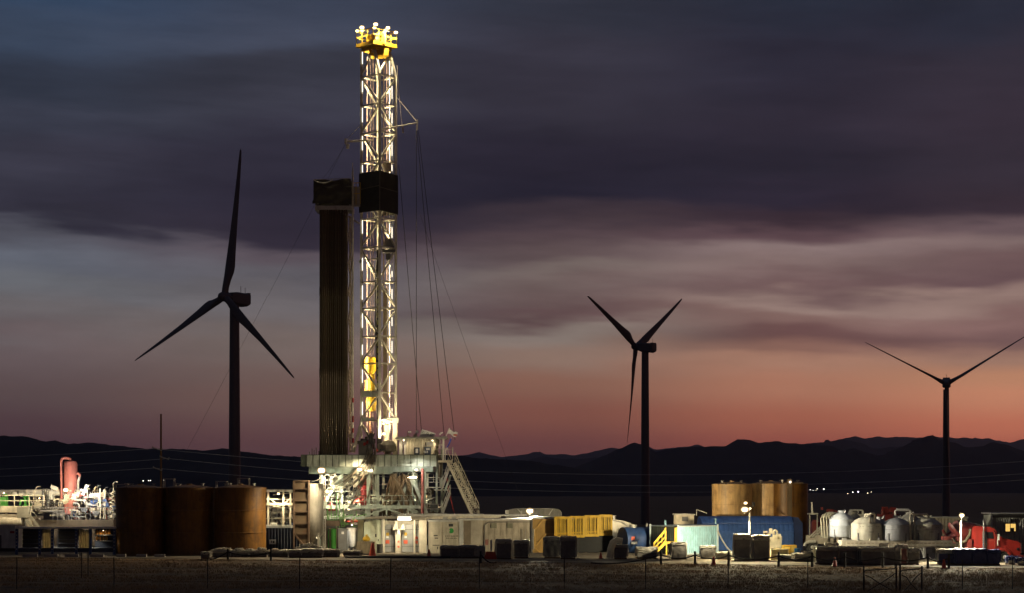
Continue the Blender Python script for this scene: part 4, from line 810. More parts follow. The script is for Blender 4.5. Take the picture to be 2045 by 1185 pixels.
m_ = MB(1); m_.path([Q(150, 952, 2.4), Q(147, 962, 2.4), Q(147, 985, 2.4)], .12, .16, 8); m_.build('outlet_pipe', mt['galv'], gs)
# lit frame between the dark tanks and the silo
pf = thing('pump_shelter', 'brightly lit cream steel shelter seen between the brown tank and the silo', 'shelter', (X(558, YM), YM, 0)); m_ = MB(1); m_.box(Q(526, 984, -.5), Q(600, 979, 4)); m_.build('roof', mt['white'], pf)
m_ = MB(1)
for px in (536, 566, 580): m_.bar(Q(px, 1090, 0), Q(px, 984, 0), .22)
m_.bar(Q(526, 1008, -.1), Q(600, 1008, -.1), .3); m_.bar(Q(526, 998, -.1), Q(600, 998, -.1), .12); m_.bar(Q(540, 998, 0), Q(553, 1008, 0), .14); m_.bar(Q(566, 1008, 0), Q(578, 998, 0), .14); m_.bar(Q(545, 990, 0), Q(584, 985, 0), .1); m_.build('frame', mt['cream'], pf)
m_ = MB(1); m_.rail([Q(526, 1050, -.8), Q(600, 1050, -.8)], 1.5, .07, .9); m_.build('guard_rail', mt['cream'], pf); m_ = MB(1); m_.box(Q(526, 1055, -1), Q(600, 1050, 4)); m_.build('deck', mt['white'], pf)
clutter(pf, 36, 530, 584, 1014, 1049, YM, .4, 3, ('cream', 'galv', 'white', 'blue'), rr)
floodlight(pf, Q(558, 987, -.9), .16, 70, LW, (0, .8, -.6), 160)
Y = 207; db = thing('storage_container', 'dark navy container between the brown tank and the silo, small white sign', 'container', (X(560, Y), Y, 0)); m_ = MB(1); a, b = P(526, 1106, Y), P(612, 1106, Y); m_.corr((a.x, Y), (b.x, Y), .1, Z(1056, Y), .05, .3); m_.box((a.x, Y + .07, .1), (b.x, Y + 2.4, Z(1056.2, Y))); m_.build('body', mt['dblue'], db)
m_ = MB(1); m_.pbox(538, 551, 1079, 1088, Y - .12, .06); sg = m_.build('sign', mt['sgn'], db); m_ = MB(1); m_.pbox(541, 543, 1081, 1085, Y - .13, .008); m_.pbox(545, 548, 1081.5, 1086, Y - .13, .008); m_.build('mark', mt['ink'], sg)
# bulk silo
Y = 202; r_ = m2(47, Y) / 2 + .15; cx = X(620, Y); sl_ = thing('bulk_silo', 'tall pale grey silo with cone bottom and rusty ladder panel on its left', 'silo', (cx, Y, 0)); zt, zc, z0 = Z(966, Y), Z(1066, Y), Z(1092, Y)
m_ = MB(); m_.sm = True; m_.lathe([(.3, z0), (r_, zc), (r_, zt - .25), (r_ * .93, zt - .06), (.3, zt)], (0, 0, 0), 40); m_.build('shell', mt['silo'], sl_)
m_ = MB(1); m_.slab([(X(588, Y), Z(968, Y)), (X(588, Y), Z(1066, Y)), (X(608, Y), Z(1092, Y)), (X(618, Y), Z(1092, Y)), (X(618, Y), Z(962, Y)), (X(588, Y), Z(962, Y))], Y - r_ - .22, Y - r_ - .08); pn = m_.build('side_panel', M('brown_panel', (.09, .065, .038), .6, dirt=.4, rust=.4), sl_)
m_ = MB(1)
for px in (587, 617): m_.bar(P(px, 1100, Y - r_ - .3), P(px, 961, Y - r_ - .3), .16)
for py in (962, 978, 1001, 1023, 1046, 1066): m_.bar(P(587, py, Y - r_ - .3), P(617, py, Y - r_ - .3), .09)
m_.bar(P(587, 1066, Y - r_ - .3), P(608, 1092, Y - r_ - .3), .12); m_.build('panel_frame', M('brown_frame', (.09, .06, .04), .6), pn)
for a in (.5, 2.6, 3.9, 5.5):
    m_ = MB(); m_.bar((r_ * .92 * math.cos(a), r_ * .92 * math.sin(a), 0), (r_ * .92 * math.cos(a), r_ * .92 * math.sin(a), zc + .3), .18); m_.build('leg', mt['silo'], sl_)
m_ = MB(1)
for px in (646, 650): m_.bar(P(px, 1104, Y), P(px, 955, Y), .09)
for i in range(50): m_.bar(P(646, 1104 - i * 3, Y), P(650, 1104 - i * 3, Y), .05)
m_.build('ladder', mt['galv'], sl_)
m_ = MB(1); m_.path([P(622, 1092, Y), P(626, 1098, Y), P(634, 1090, Y), P(632, 1075, Y - 1.2)], .1, None, 6); m_.build('outlet_hose', mt['grey'], sl_); f_ = floodlight(sl_, P(642, 941, 199.6), .42, 125, LW, (-.55, .35, -.75), 150); beam_light(f_, P(642, 944, 199), P(642, 944, 199) + Vector((-3, -5.2, -10)), 170, LW, 118); beam_light(f_, P(648, 940, 201), P(700, 945, 218), 55, LW, 140); m_ = MB(1); m_.bar(P(640, 966, 200.6), P(640, 946, 200.2), .12); m_.bar(P(622, 964, 201), P(640, 958, 200.6), .1); m_.build('lamp_bracket', mt['dgrey'], sl_)
# ------------------------------------------------------------------ front row before the rig
def base(px, Y): return (X(px, Y), Y, 0)
Y = 206
gc = thing('control_cabinet', 'grey upright cabinet with a small white notice beside a white round tank', 'cabinet', base(684, Y)); m_ = MB(1); m_.pbox(674, 694, 1057.5, 1105, Y, 1.2); m_.build('body', M('cabinet_grey', (.16, .165, .17), .5, dirt=.2), gc); m_ = MB(1); m_.pbox(676, 692, 1060, 1099, Y - .05, .045); dr = m_.build('door', M('cabinet_door', (.19, .195, .20), .5), gc); m_ = MB(1); m_.pbox(682, 687, 1063, 1068, Y - .07, .018); m_.build('notice', mt['sgn'], dr); m_ = MB(1); m_.pbox(673, 675, 1057, 1106, Y - .06, .05); m_.build('door_edge', mt['drk'], gc)
wtk = thing('water_tank', 'bright white vertical tank with rounded bottom behind the grey cabinet', 'tank', base(700, 208)); m_ = MB(1); m_.sm = True; r_ = m2(10, 208); m_.lathe([(.2, .5), (r_ * .8, .6), (r_, .95), (r_, Z(1057, 208)), (r_ * .9, Z(1055.5, 208)), (.1, Z(1055, 208))], base(702, 208), 24); m_.build('shell', M('bright_white', (.75, .73, .68), .5), wtk); m_ = MB(1); 
for a in (0, 1.57, 3.14, 4.7): m_.bar((X(702, 208) + r_*.7*math.cos(a), 208 + r_*.7*math.sin(a), 0), (X(702, 208) + r_*.7*math.cos(a), 208 + r_*.7*math.sin(a), .9), .12)
m_.build('stand', mt['dgrey'], wtk)
gt = thing('chemical_tank', 'bright green tank standing in a dark frame left of the grey cabinet', 'tank', base(665, 209)); m_ = MB(1); m_.sm = True; m_.lathe([(.35, .2), (.62, .25), (.62, Z(1058, 209)), (.2, Z(1056, 209))], base(666, 209), 20); m_.build('shell', mt['grn'], gt); m_ = MB(1)
for px in (653, 659, 673): m_.bar(P(px, 1104, 208), P(px, 1055, 208), .14)
m_.pbox(650, 678, 1041, 1052, 208, 1.2); m_.build('frame', M('brown_rack', (.14, .10, .07), .6, dirt=.3), gt)
gm = thing('green_pipe_rack', 'tangle of green painted pipes above the cabinets left of the truss', 'pipe rack', base(680, 213)); m_ = MB(1); rr = random.Random(9)
for i in range(15):
    a = P(rr.uniform(652, 712), rr.uniform(1030, 1056), 213); m_.path([a, a + Vector((rr.uniform(.3, 1.4), 0, rr.uniform(-.2, .3)))], .06, None, 6); m_.path([a, a + Vector((0, 0, rr.uniform(.3, 1.6)))], .05, None, 6)
m_.bar(P(672, 1100, 213), P(672, 985, 213), .12); m_.bar(P(678, 1100, 213), P(678, 995, 213), .1); m_.build('pipe', M('pale_green_paint', (.20, .42, .14), .5), gm); m_ = MB(1); m_.box(P(652, 1056, 213), P(716, 1050, 213) + Vector((0, 1, 0))); m_.bar(P(655, 1096, 213), P(655, 1050, 213), .15); m_.bar(P(714, 1096, 213), P(714, 1050, 213), .15); m_.build('frame', mt['dgrey'], gm)
floodlight(gm, P(703, 1050, 206.4), .09, 9, LC, (0, .6, -.8), 150)
# green-grey cabin with curved corners, open transformer bays and a tube lamp
hu = thing('control_cabin', 'pale green cabin with a curved roof edge left of the grey arched cabinet doors', 'cabin', base(746, 208)); Y = 207
m_ = MB(1); m_.slab([(X(727, Y), .05), (X(766, Y), .05), (X(766, Y), Z(1039.5, Y)), (X(752, Y), Z(1040, Y)), (X(738, Y), Z(1042, Y)), (X(727, Y), Z(1045, Y))], Y, Y + 5); m_.build('wall', M('pale_green_cabin', (.36, .39, .28), .5, dirt=.3), hu)
m_ = MB(1); m_.box(P(728, 1045, Y + 1) , P(764, 1041.5, Y + 5.2)); m_.build('roof', mt['white'], hu)
m_ = MB(1); m_.pbox(741, 757, 1048, 1101, Y - .04, .036); dr = m_.build('door', M('pale_green_door', (.40, .42, .31), .5, dirt=.2), hu); m_ = MB(1); m_.pbox(749, 752, 1068, 1074, Y - .055, .012); m_.pbox(755, 756.5, 1078, 1082, Y - .07, .028); m_.build('handle', mt['ink'], dr)
m_ = MB(1); m_.pbox(714, 726, 1040, 1100, Y + .6, 3); m_.build('side_annex', M('olive_annex', (.12, .11, .06), .6), hu)
vb = thing('transformer_house', 'cream framed house with two grey arched cabinet doors bearing yellow and red warning signs', 'transformer house', base(802, 207)); Y = 207
m_ = MB(1); m_.box(P(764, 1106, Y) + Vector((0, 1.4, 0)), P(852, 1042, Y) + Vector((0, 4.5, 0))); m_.pbox(837, 852, 1040, 1107, Y - .3, 1.6); m_.box(P(733, 1036.5, Y) + Vector((0, -3.0, 0)), P(853, 1033.5, Y) + Vector((0, 4.6, 0))); m_.pbox(764, 768, 1038, 1107, Y - .2, .3); m_.pbox(826, 829, 1040, 1108, Y - .2, .25)
m_.pbox(789.5, 793.5, 1042, 1107, Y - .2, .3); m_.pbox(793.5, 799.5, 1058, 1107, Y - .15, .4); m_.build('frame', mt['cream'], vb)
for i, (a, b) in enumerate(((766, 790), (802, 837))):
    m_ = MB(1); c = 5; m_.slab([(X(a, Y), .08), (X(b, Y), .08), (X(b, Y), Z(1058, Y)), (X(b - c, Y), Z(1049, Y)), (X(a + c, Y), Z(1049, Y)), (X(a, Y), Z(1058, Y))], Y + .55, Y + 1.3); dr = m_.build('cabinet_door', mt['grey'], vb)
    m_ = MB(1)
    for py in (1059, 1093): m_.bar(P(a + .5, py, Y) + Vector((0, .53, 0)), P(b - .5, py, Y) + Vector((0, .53, 0)), .05)
    for px in ((a + b) / 2 + 4,): m_.bar(P(px, 1106, Y) + Vector((0, .53, 0)), P(px, 1050, Y) + Vector((0, .53, 0)), .05)
    m_.build('door_trim', mt['dgrey'], dr)
    m_ = MB(1); m_.pbox(a + 5, a + 11, 1065, 1071, Y + .50, .04); m_.build('yellow_sign', mt['ysgn'], dr); m_ = MB(1); m_.pbox(a + 5.5, a + 10.5, 1072, 1076, Y + .50, .04); m_.build('white_sign', mt['sgn'], dr)
    m_ = MB(1); m_.pbox(a + 4, a + 12, 1080, 1087, Y + .50, .04); m_.build('red_sign', mt['rsgn'], dr)
m_ = MB(1); m_.pbox(829.5, 834.5, 1073, 1078, Y + .5, .04); m_.pbox(829.5, 834.5, 1081, 1087, Y + .5, .04); m_.build('red_sign', mt['rsgn'], vb); m_ = MB(1); m_.pbox(791, 798, 1059, 1068, Y - .2, .04); m_.build('notice', mt['sgn'], vb)
m_ = MB(1); m_.pbox(794, 798, 1081, 1085, Y - .19, .03); m_.pbox(793, 798, 1091, 1095, Y - .19, .03); m_.build('red_notice', mt['rsgn'], vb)
for a, b in ((785, 796), (800, 809)):
    m_ = MB(1); m_.slab([(X(a, Y), Z(1059, Y)), (X(b, Y), Z(1059, Y)), (X(b - 3, Y), Z(1048, Y)), (X(a + 4, Y), Z(1048, Y))], Y - .6, Y - .25); m_.build('lamp_shade', mt['cream'], vb)
m_ = MB(1); m_.tube(P(794, 1036.8, Y - 2.6), P(821, 1036.8, Y - 2.6), .17, None, 10); m_.build('tube_lamp', EM('tube_lamp_glow', (1, .84, .55), 10), vb); l_ = bpy.data.lights.new('tube_light', 'AREA'); l_.shape = 'RECTANGLE'; l_.size = 1.35; l_.size_y = .25; l_.energy = 300; l_.color = (1, .86, .6); q = bpy.data.objects.new('tube_light', l_); COL.objects.link(q); q.parent = vb; q.location = P(807.5, 1040.5, Y - 2.55) - vb.location; q.rotation_euler = Vector((0, .55, -.8)).to_track_quat('-Z', 'Y').to_euler()
m_ = MB(1); m_.bar(P(733, 1034, Y - .7), P(825, 1034, Y - .7), .12); m_.bar(P(763, 1106, Y - .7), P(763, 1034, Y - .7), .12); m_.build('canopy_frame', mt['galv'], vb)
# white container with a green emblem, long cream container behind
lg = thing('logo_container', 'cream container end with a green emblem and two lines of small lettering', 'container', base(888, 206)); Y = 205.5
m_ = MB(1); m_.pbox(856, 919, 1042, 1108, Y, 5.5); m_.build('body', mt['cream'], lg); m_ = MB(1); m_.pbox(854, 921, 1039.5, 1043.5, Y - .12, 5.8); m_.build('roof', mt['white'], lg)
m_ = MB(1); m_.pbox(917, 925, 1041, 1108, Y - .1, .35); m_.build('corner_post', mt['white'], lg)
m_ = MB(1); m_.pbox(858, 882.5, 1047, 1106, Y - .05, .046); d1 = m_.build('door', M('cream_door', (.50, .45, .34), .55, dirt=.4), lg); m_ = MB(1); m_.pbox(885, 916, 1045, 1106, Y - .05, .046); d2 = m_.build('door', M('cream_door', (.50, .45, .34), .55, dirt=.4), lg)
m_ = MB(1)
for a, b, c, d in ((866, 874, 1070, 1072), (868, 875, 1075, 1077), (864, 878, 1089.5, 1091), (873, 875, 1093, 1098)): m_.pbox(a, b, c, d, Y - .062, .01)
m_.build('lettering', mt['ink'], d1)
m_ = MB(1); m_.pbox(896, 905, 1047.5, 1053, Y - .062, .01)
def words(m_, px0, px1, py, hpx, Yf, seed):     # unreadably small lettering: letter-sized strokes
    r_ = random.Random(seed); px = px0
    while px < px1:
        w_ = r_.uniform(.6, 1.5); m_.pbox(px, min(px + w_, px1), py + r_.choice((0, 0, hpx * .3)), py + hpx, Yf, .01); px += w_ + r_.choice((.5, .5, .5, 1.6))
words(m_, 889, 915, 1071, 1.8, Y - .062, 1); words(m_, 891, 913, 1075.5, 1.5, Y - .062, 2); m_.build('lettering', mt['ink'], d2)
m_ = MB(1); m_.slab([(X(898, Y), Z(1066, Y)), (X(903, Y), Z(1066.5, Y)), (X(906, Y), Z(1064, Y)), (X(906, Y), Z(1060, Y)), (X(904, Y), Z(1056.5, Y)), (X(900, Y), Z(1056, Y)), (X(897, Y), Z(1059, Y)), (X(899, Y), Z(1061, Y)), (X(897, Y), Z(1063.5, Y))], Y - .065, Y - .052); m_.build('emblem', mt['gsgn'], d2)
lc = thing('long_container', 'long cream container with plain side behind the wrapped pallets', 'container', base(995, 205)); Y = 206
m_ = MB(1); m_.pbox(926, 1063, 1040, 1110, Y, 4.5); [m_.pbox(a, a + .8, 1041, 1109, Y - .03, .028) for a in range(976, 1060, 12)]; m_.build('body', M('taupe_paint', (.42, .36, .27), .55, dirt=.45), lc); m_ = MB(1); m_.pbox(915, 1064, 1037.5, 1040.5, Y - .15, 4.8); m_.build('roof', mt['white'], lc)
m_ = MB(1); m_.pbox(927, 940, 1041.5, 1109, Y - .05, .045); m_.build('end_panel', M('brown_end_panel', (.20, .16, .11), .55), lc); m_ = MB(1); m_.pbox(940.5, 963, 1041.5, 1109, Y - .06, .055); m_.build('panel', M('pale_panel', (.42, .37, .29), .55, dirt=.3), lc)  # darker brown panel at the left end, paler one beside it
m_ = MB(1); m_.pbox(969, 975, 1079, 1090, Y - .05, .045); m_.build('red_sign', M('faint_red_sign', (.25, .10, .08), .6), lc); m_ = MB(1); m_.pbox(1056, 1059, 1073, 1075, Y - .05, .045); m_.bar(P(1062.5, 1110, Y - .1), P(1062.5, 1040, Y - .1), .14); m_.build('trim', mt['dgrey'], lc)
for a, b, c, d in ((980, 992, 1046, 1056), (1012, 1024, 1046, 1056)):
    m_ = MB(1); m_.pbox(a, b, c, d, Y - .08, .045)
    for j in range(5): m_.pbox(a + .6, b - .6, c + 1 + j * 1.9, c + 2 + j * 1.9, Y - .11, .028)
    m_.build('vent', mt['louv'], lc)
m_ = MB(1); m_.pbox(1040, 1053, 1058, 1108, Y - .07, .036); dr = m_.build('door', M('taupe_door', (.36, .30, .22), .5, dirt=.4), lc); m_ = MB(1)
for px in (1043, 1050): m_.bar(P(px, 1107, Y - .1), P(px, 1059, Y - .1), .05)
m_.build('lock_bar', mt['galv'], dr)
m_ = MB(1); m_.path([P(968, 1108, Y - .12), P(968, 1050, Y - .12), P(975, 1044, Y - .12), P(1060, 1043.5, Y - .12)], .045, None, 6); m_.build('conduit', mt['dgrey'], lc)
for px in (884, 902): m_ = MB(1); m_.pbox(px, px + 9, 1034.5, 1039.3, 207, 1.0); m_.pbox(px + 1, px + 8, 1035.3, 1038.6, 206.95, .04); m_.build('cooler', mt['grey'], lg)
bx_ = thing('long_roof_container', 'low pale container roof running behind the arched doors and long container', 'container', base(900, 214)); m_ = MB(1); m_.pbox(800, 1000, 1032, 1098, 214, 5); m_.build('body', mt['cream'], bx_); m_ = MB(1); m_.pbox(795, 965, 1028.5, 1032.2, 213.7, 5.6); m_.pbox(965.2, 1052, 1029.5, 1032.2, 213.7, 5.6); m_.build('roof', mt['white'], bx_)
# long barrel-roofed shed behind, with the floodlight
sh = thing('barrel_roof_tank', 'long pale barrel roofed tank behind the cream container beside a glaring floodlight', 'tank', base(1065, 228)); Y = 226; m_ = MB(1); m_.sm = False
pr_ = [(X(1008, Y), Z(1085, Y)), (X(1122, Y), Z(1085, Y)), (X(1122, Y), Z(1024, Y)), (X(1116, Y), Z(1018.5, Y)), (X(1104, Y), Z(1016.5, Y)), (X(1030, Y), Z(1016.5, Y)), (X(1018, Y), Z(1018.5, Y)), (X(1010, Y), Z(1025, Y))]
m_.slab(pr_, Y, Y + 4); m_.build('body', mt['silo'], sh); m_ = MB(1); m_.pbox(1009, 1016, 1020, 1030, Y - .25, .24); m_.bar(P(1034, 1018, Y - .1), P(1042, 1027, Y - .1), .12); m_.pbox(1040, 1043, 1022, 1030, Y - .25, .24); m_.bar(P(1104, 1018, Y - .08), P(1096, 1030, Y - .08), .1); m_.build('trim', mt['white'], sh)
def light_pole(px, py, Y, r, I, c, label, extra=(), h0=0.0, light2=None, aim=(0, .3, -1)):
    b = P(px, py, Y); g = thing('light_tower', label, 'light tower', (b.x, Y, 0)); m_ = MB(1); m_.tube((b.x, Y + .45, h0), (b.x, Y + .45, b.z + .3), .10, .07, 8); m_.box((b.x - .5, Y + .1, .03), (b.x + .5, Y + .9, .5)); m_.build('pole', mt['galv'], g); floodlight(g, b, r, I, c, aim, 156)
    if light2: floodlight(g, P(*light2[:2], Y), light2[2], light2[3], c)
    return g
g_ = light_pole(1058, 1022, 211.5, .40, 420, (1, .90, .70), 'glaring floodlight on a pole above the long cream container')
beam_light(g_, P(1063, 1021, 211), P(1500, 1000, 233), 850, (1, .80, .48), 34); beam_light(g_, P(1058, 1024, 210.6), P(1058, 1024, 210.6) + Vector((0, -5.5, -10)), 700, (1, .88, .62), 128)
lt = light_pole(1498, 1017, 186, .12, 12, (1, .85, .52), 'slim light tower glowing warm between the blue tent and two tall pallets', light2=None); m_ = MB(1); m_.bar(P(1486, 1019, 186.3), P(1508, 1011, 186.3), .1); m_.build('crossbar', mt['galv'], lt)
f_ = floodlight(lt, P(1487.5, 1019, 186), .36, 500, (1, .84, .50), (0, -.55, -1), 120); beam_light(f_, P(1485, 1020, 185.4), P(1485, 1020, 185.4) + Vector((-10, 15, -3.2)), 760, (1, .86, .56), 86); floodlight(lt, P(1489, 1006, 186), .18, 300, (1, .84, .5), (.22, 1, .03), 96); m_ = MB(1); m_.pbox(1502, 1508, 1004, 1011, 186.1, .3); f_ = m_.build('dark_lamp_head', mt['dgrey'], lt); beam_light(f_, P(1511, 1010, 185.6), P(1800, 1085, 187.5), 420, (1, .90, .68), 62)
g_ = light_pole(1921, 1030.5, 178.6, .24, 140, (1, .93, .62), 'slim light pole shining above the dark red tank of the truck', aim=(.25, .75, -.65))
beam_light(g_, P(1921, 1033, 178.3), P(1921, 1033, 178.3) + Vector((-2, -5.5, -10)), 330, (1, .88, .62), 128)
# tan horizontal hull of panels and four yellow louvred modules
ht = thing('tan_octagon_tank', 'ochre container end with chamfered framing between the cream container and yellow modules', 'tank', base(1086, 206)); Y = 207; m_ = MB(1); m_.pbox(1064, 1107, 1038, 1108, Y, 4); m_.build('body', M('ochre_paint', (.34, .20, .05), .55, dirt=.4), ht)
m_ = MB(1)
for poly in ([(1068, 1060), (1084, 1040), (1106, 1040)], [(1068, 1060), (1068, 1096), (1082, 1107), (1106, 1107)], [(1070, 1092), (1090, 1068), (1106, 1068)]):
    for a, b in zip(poly, poly[1:]): m_.bar(P(*a, Y - .08), P(*b, Y - .08), .13)
m_.build('frame', M('light_ochre', (.45, .27, .07), .55), ht); m_ = MB(1); m_.pbox(1062, 1145, 1033.5, 1037.5, Y + .1, 4); m_.build('roof', mt['white'], ht); m_ = MB(1); m_.path([P(1066, 1098, Y - .15), P(1064.5, 1080, Y - .3), P(1066, 1058, Y - .15)], .07, None, 6); m_.build('hose', mt['galv'], ht)
mods = [(1108, 1136, 206.0), (1138.5, 1166.5, 207.2), (1168.5, 1195.5, 208.4), (1197, 1222, 209.6)]
for i, (a, b, Y) in enumerate(mods):
    g = thing('louvred_module', ('yellow framed louvre module, %s of the row of four' % ('leftmost', 'second from the left', 'third from the left', 'rightmost')[i]), 'equipment module', base((a + b) / 2, Y), 0, 'yellow louvred modules in a row')
    tp, bt = 1035.5 - i * 1.3, 1074 - i * 1.8; m_ = MB(1); m_.pbox(a + 2, b - 2, tp + 2, bt - 1, Y + .25, 2.2); m_.build('body', mt['louv'], g)
    m_ = MB(1)
    for px in (a + 1, b - 1): m_.bar(P(px, bt + 2, Y), P(px, tp - 2, Y), .22)
    for py in (tp, bt): m_.bar(P(a, py, Y), P(b, py, Y), .26)
    m_.box(P(a, tp + 1.4, Y + .1), P(b, tp - 1.2, Y + 2.4)); m_.build('frame', mt['yel2'], g)
    m_ = MB(1)
    for u in (.14, .24, .38, .46, .58, .72, .8): px = a + (b - a) * u; m_.bar(P(px, bt, Y + .12), P(px, tp, Y + .12), .09)
    m_.bar(P(a, bt - 7 , Y + .05), P(b, bt - 7.5, Y + .05), .12); m_.build('grille', mt['yel2'], g)
    m_ = MB(1); m_.box(P(a - .5, bt + 2.5, Y + .1), P(b + .5, 1106, Y + 2.3)); m_.build('skid', mt['blk'], g)
# white barrel tank and dark blue horizontal tank
wb = thing('white_barrel_tank', 'pale curved tank top showing between yellow modules and blue tank', 'tank', base(1240, 218)); Y = 217; m_ = MB(1); m_.slab([(X(1205, Y), .3), (X(1266, Y), .3), (X(1266, Y), Z(1050, Y)), (X(1258, Y), Z(1045.5, Y)), (X(1246, Y), Z(1041.5, Y)), (X(1228, Y), Z(1039, Y)), (X(1205, Y), Z(1038.5, Y))], Y, Y + 3); m_.build('body', mt['silo'], wb); m_ = MB(1); m_.path([P(1222, 1040, Y - .05), P(1240, 1044, Y - .05), P(1252, 1052, Y - .05)], .06, None, 5); m_.lathe([(.15, 0), (.15, .4), (.22, .42), (.22, .5)], P(1227, 1040, Y + .6), 8); m_.build('trim', mt['dgrey'], wb)
Y = 206; bt_ = thing('fuel_tank', 'dark blue horizontal fuel tank with a small red and white placard on its round end', 'fuel tank', base(1255, Y)); r_ = m2(48, Y) / 2 + .1; c0 = P(1243, 1080, Y); dirv = Vector((1, .42, 0)).normalized(); m_ = MB(1); m_.sm = True; m_.path([c0, c0 + dirv * 4.4], r_, None, 32); m_.build('shell', mt['blue'], bt_)
nrm = -dirv
def onend(px, py, w_, h_, mat, nm, off=.05):
    m_ = MB(1); c = P(px, py, Y); sd = Vector((dirv.y, -dirv.x, 0)); s_ = (c - c0); c = c0 + sd * s_.x * 1.05 + Vector((0, 0, s_.z)) - dirv * off
    m_.add([c + sd*a + Vector((0, 0, b)) + dirv * d for d in (0, .03) for a, b in ((-w_, -h_), (w_, -h_), (w_, h_), (-w_, h_))], [(0,1,2,3),(7,6,5,4),(4,5,1,0),(5,6,2,1),(6,7,3,2),(7,4,0,3)]); return m_.build(nm, mat, bt_)
m_ = MB(1); m_.slab([(X(1222, Y), .05), (X(1294, Y), .05), (X(1294, Y), .5), (X(1222, Y), .5)], Y + .2, Y + 1.6); m_.bar(P(1232, 1062, Y - .1), P(1236, 1056, Y), .06); m_.build('cradle', mt['drk'], bt_)
m_ = MB(1); c = P(1261, 1080, Y - 1.1); m_.box(c, c + Vector((.35, .03, .35))); m_.build('red_sign', mt['rsgn'], bt_); m_ = MB(1); c = P(1261, 1088, Y - 1.1); m_.box(c, c + Vector((.6, .03, .25))); m_.build('white_sign', mt['sgn'], bt_)
m_ = MB(1); c = c0 + dirv * 1.2 + Vector((0, 0, r_)); m_.lathe([(.35, -.1), (.35, .15), (.42, .17), (.42, .25)], c, 12); c = c0 + dirv * 2.8 + Vector((0, 0, r_)); m_.lathe([(.1, -.1), (.1, .4)], c, 8); m_.path([c0 + Vector((-.5, -.05, r_ * .85)), c0 + Vector((-.5, -.3, r_ * .6))], .05, None, 5); m_.build('hatch', mt['galv'], bt_)
# pale blue container with yellow stairs
cy = thing('pale_blue_container', 'pale blue corrugated container brightly lit beside the light tower', 'container', base(1392, 203)); A = (X(1354, 200), 200.0); B = (X(1433, 204.5), 204.5); C = (X(1299, 205.0), 205.0); D = (B[0] + C[0] - A[0], B[1] + C[1] - A[1]); zt = Z(1054, 200)
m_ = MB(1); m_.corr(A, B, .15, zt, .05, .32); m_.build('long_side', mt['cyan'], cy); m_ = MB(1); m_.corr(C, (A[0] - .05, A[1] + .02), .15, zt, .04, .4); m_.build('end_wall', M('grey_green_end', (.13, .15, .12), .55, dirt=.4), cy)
m_ = MB(1); m_.prism([(A[0], A[1] - .1), (B[0] + .1, B[1]), (D[0], D[1]), (C[0] - .1, C[1])], zt + .003, zt + .12); m_.build('roof', M('pale_roof', (.45, .50, .50), .5, dirt=.3), cy)
m_ = MB(1); 
for q in (A, B, C): m_.bar((q[0], q[1] - .08, .03), (q[0], q[1] - .08, zt + .2), .18)
m_.bar((A[0], A[1] - .1, .1), (B[0], B[1] - .1, .1), .16); m_.build('frame', M('pale_frame', (.45, .55, .58), .5, dirt=.3), cy)
m_ = MB(1); c = P(1429, 1047, 204); m_.lathe([(.08, 0), (.08, .4), (.14, .42), (.14, .5)], c, 8); c = P(1329, 1050, 204); m_.lathe([(.1, 0), (.1, .5)], c, 8); m_.build('vent', mt['cyan'], cy)
ys = thing('yellow_stair', 'bright yellow steel stair with handrails against the pale blue container', 'stair', base(1330, 199)); Y = 199.3; a, b = P(1306, 1108, Y), P(1330, 1084, Y)
m_ = MB(1)
for dy in (0, .8): m_.bar(a + Vector((0, dy, 0)), b + Vector((0, dy, 0)), .12, .28); m_.bar(a + Vector((0, dy, 1.1)), b + Vector((0, dy, 1.1)), .08); m_.bar(a + Vector((0, dy, .55)), b + Vector((0, dy, .55)), .06)
for u in (0, .33, .66, 1.0): q = a.lerp(b, u); m_.bar(q, q + Vector((0, 0, 1.1)), .07)
m_.box(b + Vector((0, -.05, -.15)), P(1353, 1083, Y) + Vector((0, .9, 0))); m_.bar(P(1329, 1084, Y), P(1329, 1055, Y), .12); m_.bar(P(1351, 1084, Y), P(1351, 1055, Y), .14); m_.bar(P(1348, 1084, Y), P(1348, 1055, Y), .08)
for py in (1058, 1066, 1074): m_.bar(P(1347, py, Y), P(1352, py, Y), .07)
m_.bar(P(1306, 1088, Y), P(1329, 1062, Y), .09); m_.bar(P(1310, 1080, Y), P(1329, 1058, Y), .07); m_.build('handrail', mt['yel'], ys)
m_ = MB(1)
for u in np.linspace(.05, .95, 8).tolist(): q = a.lerp(b, u); m_.box(q + Vector((-.14, .05, 0)), q + Vector((.14, .75, .05)))
m_.bar(P(1331, 1112, Y), P(1331, 1086, Y), .12); m_.bar(P(1352, 1112, Y), P(1352, 1086, Y), .12); m_.build('tread', mt['yel'], ys)
